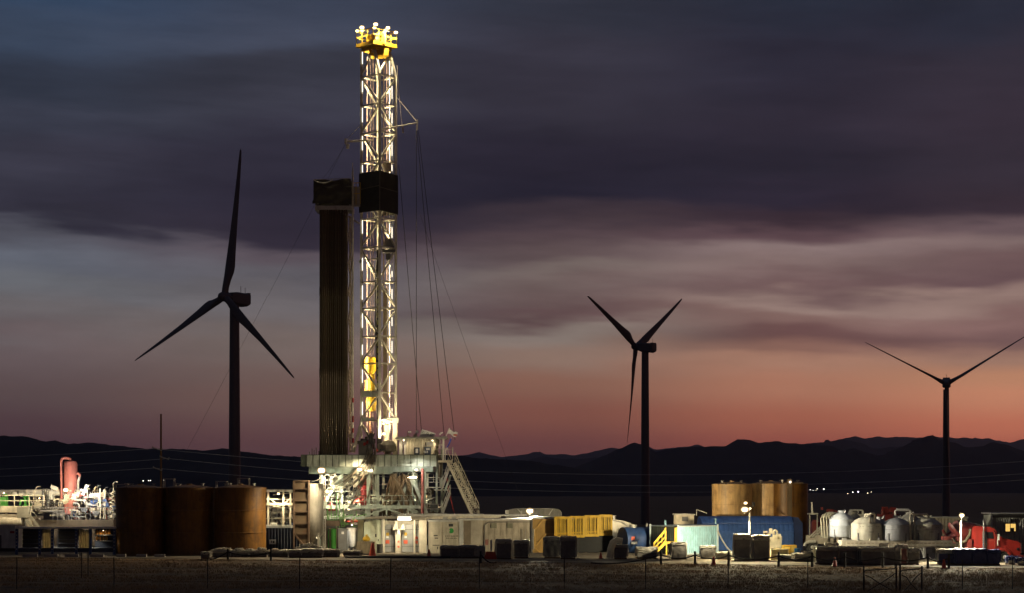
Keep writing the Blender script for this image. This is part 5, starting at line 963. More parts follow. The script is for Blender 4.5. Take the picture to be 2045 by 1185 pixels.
# big blue shelter
Y = 214; te = thing('blue_shelter', 'large blue barrel roofed shelter behind the light tower', 'shelter', base(1500, Y)); m_ = MB(1); zr = Z(1033, Y); n_ = 10
def arch(x_, y_): return x_, y_
e0, e1 = X(1402, Y), X(1586, Y); hw = 3.2; vs = []; k = 60
for i in range(k + 1):
    xx = e0 + (e1 - e0) * i / k
    for j in range(13):
        a = PI * j / 12; cz = .9 + (zr - .9) * (math.sin(a) ** .62); vs.append((xx, Y + hw - hw * math.cos(a) + .05 * (i % 3 == 0), cz if 0 < j < 12 else 0.03))
fs = [(i*13+j, (i+1)*13+j, (i+1)*13+j+1, i*13+j+1) for i in range(k) for j in range(12)] + [tuple(range(12, -1, -1)), tuple(k*13 + j for j in range(13))]
m_.add(vs, fs); m_.build('cover', mt['tent'], te); m_ = MB(1); m_.sm = False; m_.slab([(e1 + .02, .03), (e1 + 1.0, .03), (e1 + 1.0, zr * .8), (e1 + .5, zr * .97), (e1 + .02, zr * .985)], Y + .6, Y + 5.5); m_.build('end_bay', M('dark_blue_fabric', (.025, .05, .17), .6), te)
m_ = MB(1); m_.bar((e0, Y + .35, zr * .80), (e1, Y + .35, zr * .80), .10); m_.build('eave_pipe', M('light_blue_trim', (.08, .16, .45), .5), te)
m_ = MB(1); m_.pbox(1556, 1562, 1072, 1080, Y - .02, .5); m_.build('white_tag', mt['sgn'], te)
bg_ = thing('cream_shed', 'small cream machinery shed above the pale blue container roof', 'shed', base(1368, 224)); m_ = MB(1); m_.pbox(1350, 1386, 1030, 1090, 224, 3); m_.build('wall', mt['cream'], bg_); m_ = MB(1); m_.pbox(1348, 1388, 1027.5, 1030.3, 223.8, 3.4); m_.bar(P(1391, 1031, 224), P(1391, 1019, 224), .1); m_.bar(P(1391, 1019, 224), P(1412, 1026, 224), .1); m_.build('roof', mt['galv'], bg_); m_ = MB(1); m_.pbox(1362, 1374, 1033, 1042, 223.9, .09); m_.build('vent', mt['dgrey'], bg_)
m_ = MB(1); m_.path(span(P(1434, 1062, 200), P(1462, 1104, 197), .3, n_=10), .07, None, 6); solo(m_, 'hose', mt['galv'], 'pale hose slung from the pale blue container down to the ground', 'hose', P(1434, 1062, 200))
# tan tanks behind the blue shelter
G2 = 'tan tanks behind the blue shelter'
vtank(1422, 1502, 969, 234, mt['tan'], 'leftmost tan tank standing behind the blue shelter', G2, pbot=0)
vtank(1497, 1582, 968, 236, mt['tan'], 'middle tan tank behind the blue shelter and the light tower', G2)
vtank(1545, 1613, 968, 232, mt['tank'], 'darkest and rightmost of the brown tanks behind the blue shelter', G2)
m_ = MB(1); m_.bar(P(1577, 1092, 228.5), P(1577, 958, 228.5), .5, .5); m_.bar(P(1565, 966, 228.5), P(1604, 966, 228.5), .12)
tp_ = solo(m_, 'vent_stack', M('brown_stack', (.12, .08, .04), .6, dirt=.4), 'brown square stack in front of the darkest tank behind the blue shelter', 'stack', base(1577, 228.5)); m_ = MB(); m_.ball((0, -.4, Z(964, 228.5)), .10, 8, 5); m_.build('lamp', lampmat(LC), tp_)
# ------------------------------------------------------------------ right: bulk trailers with domed tanks
def dome_tank(name, px0, px1, ptop, pbot, Y, mat, label, group='domed tanks on the bulk trailers', marks=True, pipe_side=1):
    r = m2(px1 - px0, Y) / 2; cx = (X(px0, Y) + X(px1, Y)) / 2; zb = Z(pbot, Y); h = Z(ptop, Y) - zb
    g = thing('domed_tank', label, 'tank', (cx, Y, zb), 0, group); m_ = MB(); m_.sm = True
    m_.lathe([(r * .8, 0), (r * .94, .06), (r, .22), (r, h * .45), (r + .02, h * .46), (r + .02, h * .48), (r, h * .49), (r, h - .78), (r + .03, h - .77), (r + .03, h - .70), (r * .97, h - .66), (r * .80, h - .42), (r * .5, h - .18), (.14, h)], (0, 0, 0), 36); m_.build('shell', mat, g)
    m_ = MB(); m_.lathe([(.28, 0), (.28, .16), (.34, .18), (.34, .24)], (0, 0, h - .1), 12); m_.bar((.2, -.3, h - .1), (.35, -.4, h + .18), .06); m_.build('hatch', mat, g)
    if marks:
        m_ = MB()
        for i in range(9):
            a = -PI / 2 - .75 + i * .17; m_.box((r * 1.002 * math.cos(a) - .09, r * 1.004 * math.sin(a) - .02, h - 1.0), (r * 1.002 * math.cos(a) + .09, r * 1.004 * math.sin(a) + .03, h - .96)) if i % 3 else None
        for k in range(3): a = -PI / 2 + .02 + k * .09; m_.box((r * math.cos(a) - .07, r * 1.003 * math.sin(a) - .02, .82), (r * math.cos(a) + .06, r * 1.003 * math.sin(a) + .03, .88))
        m_.build('mark', mt['dgrey'], g)
    m_ = MB()
    for k in (-.75, .6): a = -PI / 2 + k; m_.bar((r * .98 * math.cos(a), r * .98 * math.sin(a), -.05), (r * 1.02 * math.cos(a), r * 1.02 * math.sin(a), .75), .12)
    m_.build('bracket', mt['dgrey'], g); return g
YT = 188
tr1 = thing('bulk_trailer', 'pale flat trailer deck with dashed side rail carrying domed tanks', 'trailer', base(1800, YT)); m_ = MB(1); m_.pbox(1681, 1903, 1081, 1092, YT, 2.5); m_.slab([(X(1760, YT), Z(1092, YT)), (X(1903, YT), Z(1092, YT)), (X(1903, YT), Z(1094, YT)), (X(1800, YT), Z(1097, YT))], YT + .1, YT + 2.3); m_.build('deck', mt['cream'], tr1)
m_ = MB(1)
for i in range(26): px = 1692 + i * 8.1; m_.pbox(px, px + 5, 1085.5, 1086.6, YT - .012, .01)
m_.build('reflective_dash', M('reflector', (.16, .10, .06), .4), tr1)
m_ = MB(1); m_.bar(P(1846, 1122, YT), P(1846, 1094, YT), .22); m_.bar(P(1838, 1096, YT), P(1846, 1114, YT), .1); m_.pbox(1842, 1850, 1118, 1123, YT - .2, .5); m_.build('landing_leg', mt['white'], tr1)
def wheel(parent, c, r, wd, axis=Vector((0, 1, 0)), rimm='grey', seg=24):
    c = Vector(c); m_ = MB(1); m_.sm = True; u = axis.normalized(); e1 = Vector((0, 0, 1)); e2 = u.cross(e1)
    pr = [(r*.62, -wd/2), (r*.9, -wd/2), (r, -wd*.32), (r, wd*.32), (r*.9, wd/2), (r*.62, wd/2)]
    def rev(m_, pr):
        vs = []; fs = []
        for q, t_ in pr:
            for k in range(seg): a = 2*PI*k/seg; vs.append(c + u * t_ + (e1 * math.cos(a) + e2 * math.sin(a)) * q)
        for i in range(len(pr) - 1):
            for k in range(seg): fs.append((i*seg+k, i*seg+(k+1)%seg, (i+1)*seg+(k+1)%seg, (i+1)*seg+k))
        fs += [tuple(range(seg-1, -1, -1)), tuple(range(len(vs)-seg, len(vs)))]; m_.add(vs, fs)
    rev(m_, pr); wh = m_.build('wheel', mt['tire'], parent); m_ = MB(1); m_.sm = True; rev(m_, [(r*.2, -wd*.62), (r*.3, -wd*.55), (r*.32, -wd*.38), (r*.55, -wd*.40), (r*.64, -wd*.52), (r*.66, -wd*.4), (r*.6, wd*.3)]); m_.build('rim', mt[rimm], wh); return wh
for px in (1884, 1700, 1712 + 24): wheel(tr1, P(px, 1110, YT + .3), .52, .5)
m_ = MB(1); m_.sm = True
for px0, px1, pt, pc in ((1737, 1747, 1027, 1082), (1818, 1826, 1027, 1082)):
    m_.path([P(px0, pc, YT + .2), P(px0, pt + 2, YT + .2), P(px0 + 1.5, pt, YT + .2), P(px1 - 1.5, pt, YT + .4), P(px1, pt + 2, YT + .4), P(px1, pc if px0 < 1800 else pc, YT + .4)], .10, None, 8)
m_.path([P(1822, 1029, YT + .3), P(1851, 1028, YT + .6), P(1853, 1034, YT + .8)], .09, None, 8); m_.path([P(1737, 1029, YT + .3), P(1729, 1028, YT + .6), P(1728, 1034, YT + .8)], .08, None, 8); m_.build('pipe_loop', mt['cream'], tr1)
m_ = MB(1); m_.pbox(1683, 1691, 1076, 1081, YT + .2, .4); m_.pbox(1753, 1757, 1076, 1081, YT + .2, .3); m_.pbox(1690, 1900, 1079.5, 1081, YT + 1, .8); m_.build('valve_box', mt['galv'], tr1)
DT = M('dome_tank_paint', (.42, .40, .33), .72, dirt=.45, spec=.2)
dome_tank('t', 1700, 1763, 1032, 1081, YT + 1.6, DT, 'white domed tank with a dashed band behind two tall pipe loops')
dome_tank('t', 1821, 1881, 1034, 1081, YT + 1.6, DT, 'white domed tank at the right end of the pale trailer, beside a pipe loop')
tr2 = thing('bulk_trailer', 'dim grey trailer running back behind the pale trailer, with rows of bent pipes', 'trailer', base(1640, 196)); m_ = MB(1); a = Vector((X(1609, 196), 196, 0)); dr_ = Vector((.86, -.5, 0)).normalized(); sd = Vector((.5, .86, 0)); z0, z1 = Z(1087, 196), Z(1070, 196)
vs = [a + dr_ * u + sd * v_ + Vector((0, 0, w_)) for w_ in (z0, z1) for u, v_ in ((0, 0), (6.5, 0), (6.5, 2.4), (0, 2.4))]; m_.add(vs, [(3,2,1,0),(4,5,6,7),(0,1,5,4),(1,2,6,5),(2,3,7,6),(3,0,4,7)]); m_.build('deck', M('dim_grey_deck', (.19, .17, .14), .6, dirt=.4), tr2)
m_ = MB(1); m_.sm = True
for i in range(5):
    px = 1641 + i * 5.5; Y = 194 - i * .5; m_.path([P(px, 1076, Y), P(px, 1033 - (i == 0) * -3, Y), P(px + 3, 1028 + (i == 0) * 3, Y), P(px + 10, 1026 + (i == 0) * 3, Y), P(px + 17, 1031, Y + .5)], .13, None, 8)
for i in range(3): m_.bar(P(1616 + i * 6, 1074, 195.5), P(1640 + i * 4, 1052, 195.5), .12)
m_.build('pipe_loop', mt['galv'], tr2); wheel(tr2, P(1622, 1094, 195.7), .58, .5); m_ = MB(1); m_.path([P(1607, 1092, 195.3), P(1609, 1086, 195.3), P(1616, 1083, 195.3), P(1629, 1083, 195.3)], .16, None, 6); m_.build('mudguard', mt['grey'], tr2)
g3 = mt['grey']
dome_tank('t', 1656, 1705, 1024, 1074, 191, M('blue_grey_tank', (.36, .38, .40), .5, dirt=.25), 'blue grey domed tank at the left end of the tank row behind bent pipes', marks=False)
dome_tank('t', 1762, 1817, 1034, 1082, 189, M('dim_tank', (.21, .215, .23), .5, dirt=.25), 'dark grey domed tank in the middle, between the two white domed tanks', marks=False)
dome_tank('t', 1738, 1774, 1036, 1080, 191.5, g3, 'shaded grey domed tank partly hidden behind the pipe loop of the dashed white tank', marks=False)
dome_tank('t', 1792, 1838, 1027, 1080, 193, mt['silo'], 'pale domed tank showing its top behind the dark grey domed tank', marks=False)
dome_tank('t', 1692, 1722, 1026, 1076, 193.5, mt['silo'], 'pale domed tank half hidden between the blue grey and dashed white tanks', marks=False)
m_ = MB(1); m_.path([P(1788, 1060, 190), P(1788, 1022, 190), P(1791, 1019.5, 190), P(1815, 1019.5, 190), P(1818, 1022, 190), P(1818, 1060, 190)], .13, None, 8); m_.bar(P(1798, 1036, 190), P(1815, 1026, 190), .14); m_.bar(P(1758, 1060, 190), P(1758, 1033, 190), .12); m_.bar(P(1766, 1060, 190), P(1766, 1030, 190), .12)
solo(m_, 'pipe_loop', mt['galv'], 'tall grey pipe loop rising above the dark grey domed tank', 'pipe', P(1788, 1060, 190)); 
# red machines behind
for lab, px0, px1, py0, py1, Y in (('dark red pump machinery heaped behind the bent pipes of the left trailer', 1622, 1668, 1018, 1060, 206), ('dark red machine seen just above the domed tanks', 1757, 1788, 1020, 1034, 203)):
    g = thing('pump_machine', lab, 'machine', base((px0 + px1) / 2, Y)); m_ = MB(1); rr = random.Random(px0)
    for i in range(34):
        a = P(rr.uniform(px0, px1), rr.uniform(py0, py1), Y + rr.uniform(0, 1.5)); t_ = i % 3
        if t_ == 0: m_.box(a, a + Vector((rr.uniform(.2, .7), .4, rr.uniform(.15, .5))))
        elif t_ == 1: m_.tube(a, a + Vector((rr.uniform(.3, 1.0), 0, rr.uniform(-.3, .3))), .09)
        else: m_.tube(a, a + Vector((0, 0, -rr.uniform(.3, 1.2))), .07)
    m_.box(P(px0, py1 + 8, Y), P(px1, py1 - (py1 - py0) * .4, Y) + Vector((0, 1.5, 0))); m_.build('body', mt['dred'], g); m_ = MB(1); m_.box(P(px0 + 3, 1090, Y + .2), P(px1 - 3, py1 + 8.2, Y) + Vector((0, 1.5, 0))); m_.build('chassis', mt['drk'], g)
g = thing('pipe_platform', 'white post and grey platform end beside the darkest tank', 'platform', base(1622, 203)); m_ = MB(1); m_.bar(P(1622, 1027, 203), P(1621, 1004, 203), .16); m_.build('post', mt['white'], g); m_ = MB(1); m_.pbox(1615, 1634, 1026, 1029, 203, 1); m_.bar(P(1617, 1096, 203.3), P(1617, 1028, 203.3), .12); m_.bar(P(1632, 1096, 203.3), P(1632, 1028, 203.3), .12); m_.build('platform', mt['galv'], g)
wc = thing('white_truck', 'white truck cab with two dark windows behind the domed tanks', 'truck', base(1710, 206)); Y = 206; m_ = MB(1); m_.slab([(X(1697, Y), Z(1092, Y)), (X(1725, Y), Z(1092, Y)), (X(1725, Y), Z(1022, Y)), (X(1722, Y), Z(1019, Y)), (X(1704, Y), Z(1019, Y)), (X(1700, Y), Z(1027, Y)), (X(1697, Y), Z(1036, Y))], Y, Y + 2.2); m_.build('cab', mt['white'], wc)
for a, b in ((1702.5, 1711), (1713.5, 1721)): m_ = MB(1); m_.pbox(a, b, 1021.5, 1028, Y - .03, .028); m_.build('window', mt['glass'], wc)
# red tanker truck
YK = 181
tk = thing('red_truck', 'red long nosed truck with chrome stack and dark red tank behind its cab', 'truck', base(1975, YK)); sx = lambda px: X(px, YK); sz = lambda py: Z(py, YK)
m_ = MB(1); m_.sm = True; m_.lathe([(.01, 0)], (0, 0, 0), 3) if 0 else None
cb = [(1941, 1104), (1990, 1104), (1990, 1062), (1987, 1058), (1975, 1053), (1945, 1052), (1941, 1056)]
m_.slab([(sx(a), sz(b)) for a, b in cb], YK, YK + 2.3); m_.sm = False; m_.build('cab', mt['red'], tk)
m_ = MB(1); hood = [(1990.2, 1104), (1997, 1104), (2000, 1099), (2008, 1098), (2016, 1104), (2022, 1110), (2037, 1110), (2039, 1104), (2038, 1087), (2034, 1083), (2008, 1077), (1996, 1071), (1990.2, 1068)]
m_.slab([(sx(a), sz(b)) for a, b in hood], YK + .1, YK + 2.1); hd = m_.build('hood', mt['red'], tk)
m_ = MB(1); m_.path([P(a, b, YK + .02) for a, b in ((1992, 1110), (1995, 1103), (2000, 1099.5), (2007, 1098.5), (2013, 1102), (2018, 1109))], .16, None, 8); m_.build('fender', mt['red'], tk)
m_ = MB(1); m_.slab([(sx(1987.5), sz(1058.5)), (sx(1991), sz(1062)), (sx(1999), sz(1071.5)), (sx(1991), sz(1069))], YK + .2, YK + 2.0); m_.slab([(sx(1986), sz(1060)), (sx(1990), sz(1068)), (sx(1988), sz(1068)), (sx(1984), sz(1061))], YK - .02, YK - .002); m_.build('windscreen', mt['glass'], tk)
m_ = MB(1); m_.slab([(sx(1971), sz(1064)), (sx(1983), sz(1064)), (sx(1985), sz(1077)), (sx(1971), sz(1077))], YK - .03, YK - .006); m_.build('window', mt['glass'], tk); m_ = MB(1); m_.bar(P(1970, 1102, YK - .02), P(1970, 1062, YK - .02), .05); m_.bar(P(1986.5, 1102, YK - .02), P(1986.5, 1064, YK - .02), .05); m_.bar(P(1970, 1081, YK - .02), P(1986, 1081, YK - .02), .10); m_.bar(P(1979, 1080, YK - .05), P(1982, 1080, YK - .05), .06); m_.build('door_trim', M('dull_red', (.30, .05, .04), .4), tk)
m_ = MB(1); m_.sm = True; m_.tube(P(1964.5, 1103, YK - .25), P(1964.5, 1062, YK - .25), .13, None, 14); m_.tube(P(1964.5, 1062, YK - .25), P(1964.5, 1040, YK - .25), .06, .06, 10); m_.build('exhaust_stack', mt['chrome'], tk); m_ = MB(1); m_.pbox(1967, 1971, 1064, 1102, YK - .12, .1); m_.build('grab_panel', mt['dgrey'], tk)
m_ = MB(1); m_.pbox(2037.5, 2040, 1086, 1106, YK + .3, 1.6); m_.build('grille', mt['chrome'], hd); m_ = MB(1); m_.pbox(2020, 2044, 1110, 1115, YK + .1, 2.1); m_.build('bumper', mt['dred'], tk)
m_ = MB(1); m_.ball(P(2033, 1098, YK + .05), .13, 10, 6); m_.build('headlight', mt['glass'], tk, True); m_ = MB(1); m_.bar(P(1992, 1079, YK - .05), P(1992.5, 1091, YK - .05), .07); m_.bar(P(1994, 1068, YK - .25), P(1994, 1080, YK - .25), .16); m_.build('mirror', mt['sgn'], tk)
m_ = MB(1); m_.box((sx(1880), YK + .5, sz(1112)), (sx(2035), YK + 1.8, sz(1105))); m_.build('chassis', mt['drk'], tk)
m_ = MB(1); m_.sm = True; m_.path([P(1908, 1064, YK + 1.2) + Vector((0, 0, 0)), P(1943, 1066, YK + 1.6)], 1.05, .9, 24); m_.path([P(1905, 1066, YK + 1.2), P(1908, 1064, YK + 1.2)], .9, 1.05, 24); m_.build('tank', mt['dred'], tk)
m_ = MB(1); m_.path([P(1912, 1042, YK + 1), P(1926, 1042, YK + 1.4), P(1952, 1052, YK + 1.4), P(1985, 1056, YK + 1)], .09, None, 6); m_.path([P(1938, 1058, YK + .1), P(1936, 1070, YK - .1), P(1928, 1082, YK - .1), P(1916, 1086, YK), P(1906, 1082, YK + .1), P(1903, 1076, YK + .2)], .12, None, 8); m_.build('suction_hose', mt['hose'], tk)
m_ = MB(1); m_.path([P(1882, 1060, YK + 2), P(1890, 1070, YK + 2), P(1902, 1062, YK + 2)], .12, None, 6); m_.box(P(1884, 1080, YK + 1), P(1904, 1072, YK + 2)); m_.box(P(1932, 1096, YK), P(1940, 1078, YK + 1)); m_.build('pump_gear', mt['dred'], tk)
wheel(tk, P(2006, 1114, YK + .2), .62, .35, rimm='cream'); wheel(tk, P(1899, 1108, YK + 1), .6, .5); wheel(tk, P(1928, 1110, YK + .4), .6, .5)
# long cream trailer and corrugated site office behind
Y = 204; ct = thing('corrugated_trailer', 'cream corrugated trailer between the domed tanks and the light pole', 'trailer', base(1885, Y)); m_ = MB(1); m_.corr((X(1868, Y), Y), (X(1932, Y), Y), .5, Z(1036, Y), .05, .3); m_.build('wall', mt['cream'], ct); m_ = MB(1); m_.pbox(1840, 1934, 1033.5, 1036.5, Y - .1, 3); m_.build('roof', mt['white'], ct); m_ = MB(1); m_.pbox(1870, 1930, 1088, 1106, Y + .2, 2); m_.build('skirt', mt['drk'], ct)
Y = 197; of = thing('site_office', 'grey corrugated site office with dark roof edge and one yellow lit window', 'site office', base(2020, Y)); m_ = MB(1); m_.corr((X(1981, Y), Y), (X(2120, Y), Y), .35, Z(1030, Y), .045, .26); m_.box((X(1981, Y), Y + .1, .35), (X(2120, Y), Y + 3.5, Z(1030.2, Y))); m_.build('wall', M('office_siding', (.30, .30, .25), .6, dirt=.3), of)
m_ = MB(1); m_.pbox(1979, 2122, 1025.5, 1028, Y - .25, 4); rf = m_.build('roof', mt['grey'], of); m_ = MB(1); m_.pbox(1980.5, 2121, 1028.1, 1035, Y - .2, .12); m_.build('fascia', mt['drk'], rf)
m_ = MB(1); m_.bar(P(1980.5, 1110, Y - .15), P(1980.5, 1030, Y - .15), .12); m_.build('corner_trim', mt['white'], of)
m_ = MB(1); m_.pbox(2007, 2029.5, 1046, 1064, Y - .12, .06); wn = m_.build('window', mt['dgrey'], of); wlit = bpy.data.materials.new('lit_window')
wlit = EM('lit_window', (1, .62, .16), .95); m_ = MB(1); m_.pbox(2008.3, 2017, 1047.5, 1062.5, Y - .135, .012); m_.pbox(2018.3, 2028.3, 1047.5, 1055.5, Y - .135, .012); m_.pbox(2025.5, 2028.3, 1055.7, 1062, Y - .135, .012); m_.build('pane', wlit, wn)
m_ = MB(1); m_.pbox(2019, 2022, 1038, 1045, Y - .2, .1); m_.pbox(2026, 2029, 1037, 1045, Y - .2, .1); m_.build('wall_lamp', mt['drk'], of); m_ = MB(1); m_.pbox(1985, 2120, 1092, 1108, Y + .1, 2); m_.build('skirt', mt['drk'], of)
rt = thing('red_roof_trailer', 'dark red trailer roof between the light pole and the site office', 'trailer', base(1960, 199)); m_ = MB(1); m_.slab([(X(1930, 199), .6), (X(1979, 199), .6), (X(1979, 199), Z(1057, 199)), (X(1960, 199), Z(1052, 199)), (X(1930, 199), Z(1044, 199))], 199, 201); m_.build('body', mt['dred'], rt); m_ = MB(1); m_.bar(P(1930, 1043.5, 198.9), P(1960, 1051.5, 198.9), .12); m_.bar(P(1960, 1051.5, 198.9), P(1979, 1056.5, 198.9), .12); m_.build('roof_edge', mt['galv'], rt)

# ------------------------------------------------------------------ wrapped pallets, bags, crates along the pad edge
def lump(m_, w, d, h, z0, seed, bul=.06, nx=8, nz_=6, fl=.10):   # soft box
    vs = []; fs = []; N8 = 10
    def pt(u, v_, w_):
        q = Vector((u, v_, w_)); k = max(abs(u), abs(v_), abs(w_)); s_ = (q / q.length if q.length else q); q = q * (1 - fl) + s_ * fl * k
        n_ = noise.noise(Vector((u * 2.2 + seed, v_ * 2.2, w_ * 2.6))) * bul + noise.noise(Vector((u * 6 + seed, v_ * 6, w_ * 7))) * bul * .5
        return (q.x * (w / 2 + n_), q.y * (d / 2 + n_), z0 + h / 2 + q.z * (h / 2 + (n_ * .9 if w_ > 0 else 0)))
    for ax in range(3):
        for sg in (-1, 1):
            b0 = len(vs)
            for i in range(N8 + 1):
                for j in range(N8 + 1):
                    a, b = i / N8 * 2 - 1, j / N8 * 2 - 1; t_ = [0, 0, 0]; t_[ax] = sg; t_[(ax + 1) % 3] = a; t_[(ax + 2) % 3] = b; vs.append(pt(*t_))
            for i in range(N8):
                for j in range(N8):
                    f = (b0 + i*(N8+1) + j, b0 + (i+1)*(N8+1) + j, b0 + (i+1)*(N8+1) + j + 1, b0 + i*(N8+1) + j + 1); fs.append(f if sg > 0 else f[::-1])
    m_.add(vs, fs)
def pallet(m_, w, d):
    for y_ in (-d/2 + .05, 0, d/2 - .05): m_.box((-w/2, y_ - .05, 0), (w/2, y_ + .05, .09))
    for i in range(5): u = -w/2 + (i + .5) * w / 5; m_.box((u - .07, -d/2, .092), (u + .07, d/2, .13))
def stack(pxc, wpx, ptop, pbot, label, seed, cover=.35, wrapm='wrap', loadm='load', rz=None, group=None, cat='wrapped pallet'):
    Y = GY(pbot); w = m2(wpx, Y); h = m2(pbot - ptop, Y); d = w * .95 if w < 2.2 else 1.3; r_ = random.Random(seed)
    g = thing('wrapped_pallet', label, cat, (X(pxc, Y), Y + d / 2, .03), r_.uniform(-.12, .12) if rz is None else rz, group)
    m_ = MB(); pallet(m_, w * .96, d); m_.build('pallet', mt['wood'], g)
    m_ = MB(); lump(m_, w * .96, d * .96, h - .15, .13, seed, .05, fl=.08); m_.build('load', mt[loadm], g, True)
    m_ = MB(); hh = (h - .1) * max(.22, cover); lump(m_, w * 1.02, d * 1.04, hh, h - hh, seed + 9, .10, fl=.16); m_.build('wrap_cover', mt[wrapm], g, True)
    m_ = MB()
    for sx_ in (-1, 1):
        for k in range(3): z_ = .15 + (h - .3) * r_.uniform(0, .2); xx = sx_ * (w * .5 + .03 + .02 * k); yy = -d * .5 + d * (k + .2) / 3.2; m_.path([(xx, yy, z_), (xx + r_.uniform(-.04, .04), yy + .05, h * .5), (xx + r_.uniform(-.04, .04), yy - .03, h * .95)], r_.uniform(.03, .06), .05, 5)
    m_.build('wrap_fold', mt[wrapm], g, True); return g
GP = 'wrapped pallets along the pad edge'
for i, (a, w, t_, b, c, lb) in enumerate((
 (899, 37, 1092, 1117, .25, 'dark wrapped pallet before the cream container with green emblem, left of a pair'), (934, 33, 1091, 1117, .25, 'dark wrapped pallet before the long container, right of a low pair'), (957, 20, 1092, 1117, .95, 'white crumpled wrapped pallet beside the orange barrier'),
 (1006, 30, 1079, 1119, .12, 'tall dark wrapped pallet just right of the orange barrier'), (1041, 29, 1081, 1117, .12, 'dark wrapped pallet second from the orange barrier, before the ochre container'), (1103, 32, 1074, 1117, .12, 'tall dark wrapped pallet below the leftmost yellow module'), (1135, 31, 1073, 1119, .10, 'tall dark wrapped pallet below the second yellow module'),
 (1292, 40, 1095, 1118, .55, 'low pale wrapped pallet at the foot of the yellow stair'), (1356, 30, 1085, 1119, .22, 'wrapped pallet before the corner of the pale blue container'), (1415, 29, 1092, 1119, .22, 'plain grey wrapped pallet before the right part of the pale blue container'), (1447, 27, 1105, 1120, .3, 'low wrapped bundle between the pale blue container and the tall pallet pair'),
 (1484, 33, 1069, 1122, .16, 'tallest wrapped pallet under the light tower, left of the pair'), (1519, 33, 1071, 1122, .16, 'tall wrapped pallet under the light tower, right of the pair'), (1571, 30, 1111, 1122, .5, 'low wrapped bundle before the yellow crate'), (1609, 46, 1108, 1124, .5, 'low bundle of pale bags left of the long row of wrapped blocks'),
 (1653, 44, 1094, 1130, .25, 'leftmost block in the long row of wrapped blocks before the pale trailer'), (1697, 42, 1094, 1130, .25, 'second block in the long row of wrapped blocks before the pale trailer'), (1740, 42, 1095, 1131, .25, 'third block in the long row of wrapped blocks before the pale trailer'), (1781, 38, 1095, 1131, .25, 'fourth block in the long row of wrapped blocks, next to the reddish one'))):
    stack(a, w, t_, b, lb, i + 3, c, group=GP)
stack(1803, 20, 1090, 1130, 'reddish printed wrapped pallet at the end of the long row of blocks', 51, .2, 'wrap', 'redw', group=GP); stack(1823, 24, 1097, 1130, 'pale brown wrapped pallet right of the reddish printed one', 52, .3, group=GP)
for i, (a, w, t_, b) in enumerate(((1892, 33, 1099, 1130), (1925, 32, 1098, 1131), (1957, 31, 1098, 1131), (1985, 26, 1100, 1131))):
    stack(a, w, t_, b, 'dark blue wrapped pallet before the red truck, ' + ('leftmost of four', 'second of four', 'third of four', 'next to the front wheel')[i], 60 + i, .3, 'bluew' if i else 'wrap', 'bluew', group='blue wrapped pallets before the red truck')
for i, (a, w, t_, b) in enumerate(((2023, 22, 1113, 1130), (2044, 22, 1116, 1132))): stack(a, w, t_, b, 'low bluish bundle by the truck front wheel, ' + ('nearer to the wheel' if i == 0 else 'at the right picture edge'), 70 + i, .6, 'bluew', 'wrap', group='low bluish bundles by the truck')
# big curved white-covered stack
g = stack(1240, 26, 1090, 1119, 'dark crate stack under a curved white cover before the blue fuel tank', 80, .1); m_ = MB(1); Y = GY(1119); m_.path([P(1218, 1116, Y), P(1220, 1098, Y), P(1224, 1085, Y), P(1232, 1080, Y), P(1243, 1082, Y)], .35, .3, 8); m_.build('white_cover', mt['wrap'], g, True)
# low row of bag bundles left of centre
for i, (a, w, t_, b, lb) in enumerate(((411, 18, 1104, 1118, 'leftmost low bag bundle before the rightmost brown tank, with white straps'), (440, 40, 1100, 1115, 'low bundle of pale bags second from the left end'), (479, 36, 1101, 1115, 'low bundle of pale bags before the middle of the rightmost brown tank'), (514, 34, 1101, 1115, 'low bundle of pale bags before the lit edge of the rightmost brown tank'), (553, 40, 1101, 1115, 'low bundle of pale bags under the small white sign'), (590, 30, 1100, 1116, 'low bundle of pale bags at the left foot of the silo'), (622, 40, 1098, 1116, 'low bundle of pale bags at the right foot of the silo'), (660, 30, 1099, 1115, 'low square bundle right of the silo'), (703, 34, 1102, 1115, 'heap of torn white bags before the grey cabinet'))):
    stack(a, w, t_, b, lb, 100 + i, .5, group='low bag bundles before the silo and brown tank', cat='bag bundle')
rr = random.Random(33)
for i, (px, py) in enumerate(((437, 1101), (452, 1101), (478, 1102), (500, 1101), (523, 1100), (548, 1102), (570, 1102), (596, 1097), (606, 1093), (616, 1091), (627, 1093), (637, 1097), (1620, 1108), (1612, 1109), (1655, 1091), (1668, 1091), (1765, 1092), (1690, 1104))):
    Y = GY(1115) + .4 if px < 700 else GY(1128) + .5; m_ = MB(); lump(m_, rr.uniform(.6, .95), .6, rr.uniform(.22, .4), 0, i * 3.3, .08, fl=.45)
    solo(m_, 'bag', mt['wrap'], 'crumpled white bag lying on top of the low bag bundles' if px < 700 else 'crumpled white bag lying on the wrapped blocks before the pale trailer', 'bag', P(px, py + 2, Y), 'loose bags on the bundles left of centre' if px < 700 else 'loose bags on the blocks at right', True).rotation_euler = (rr.uniform(-.2, .2), rr.uniform(-.2, .2), rr.uniform(-.6, .6))
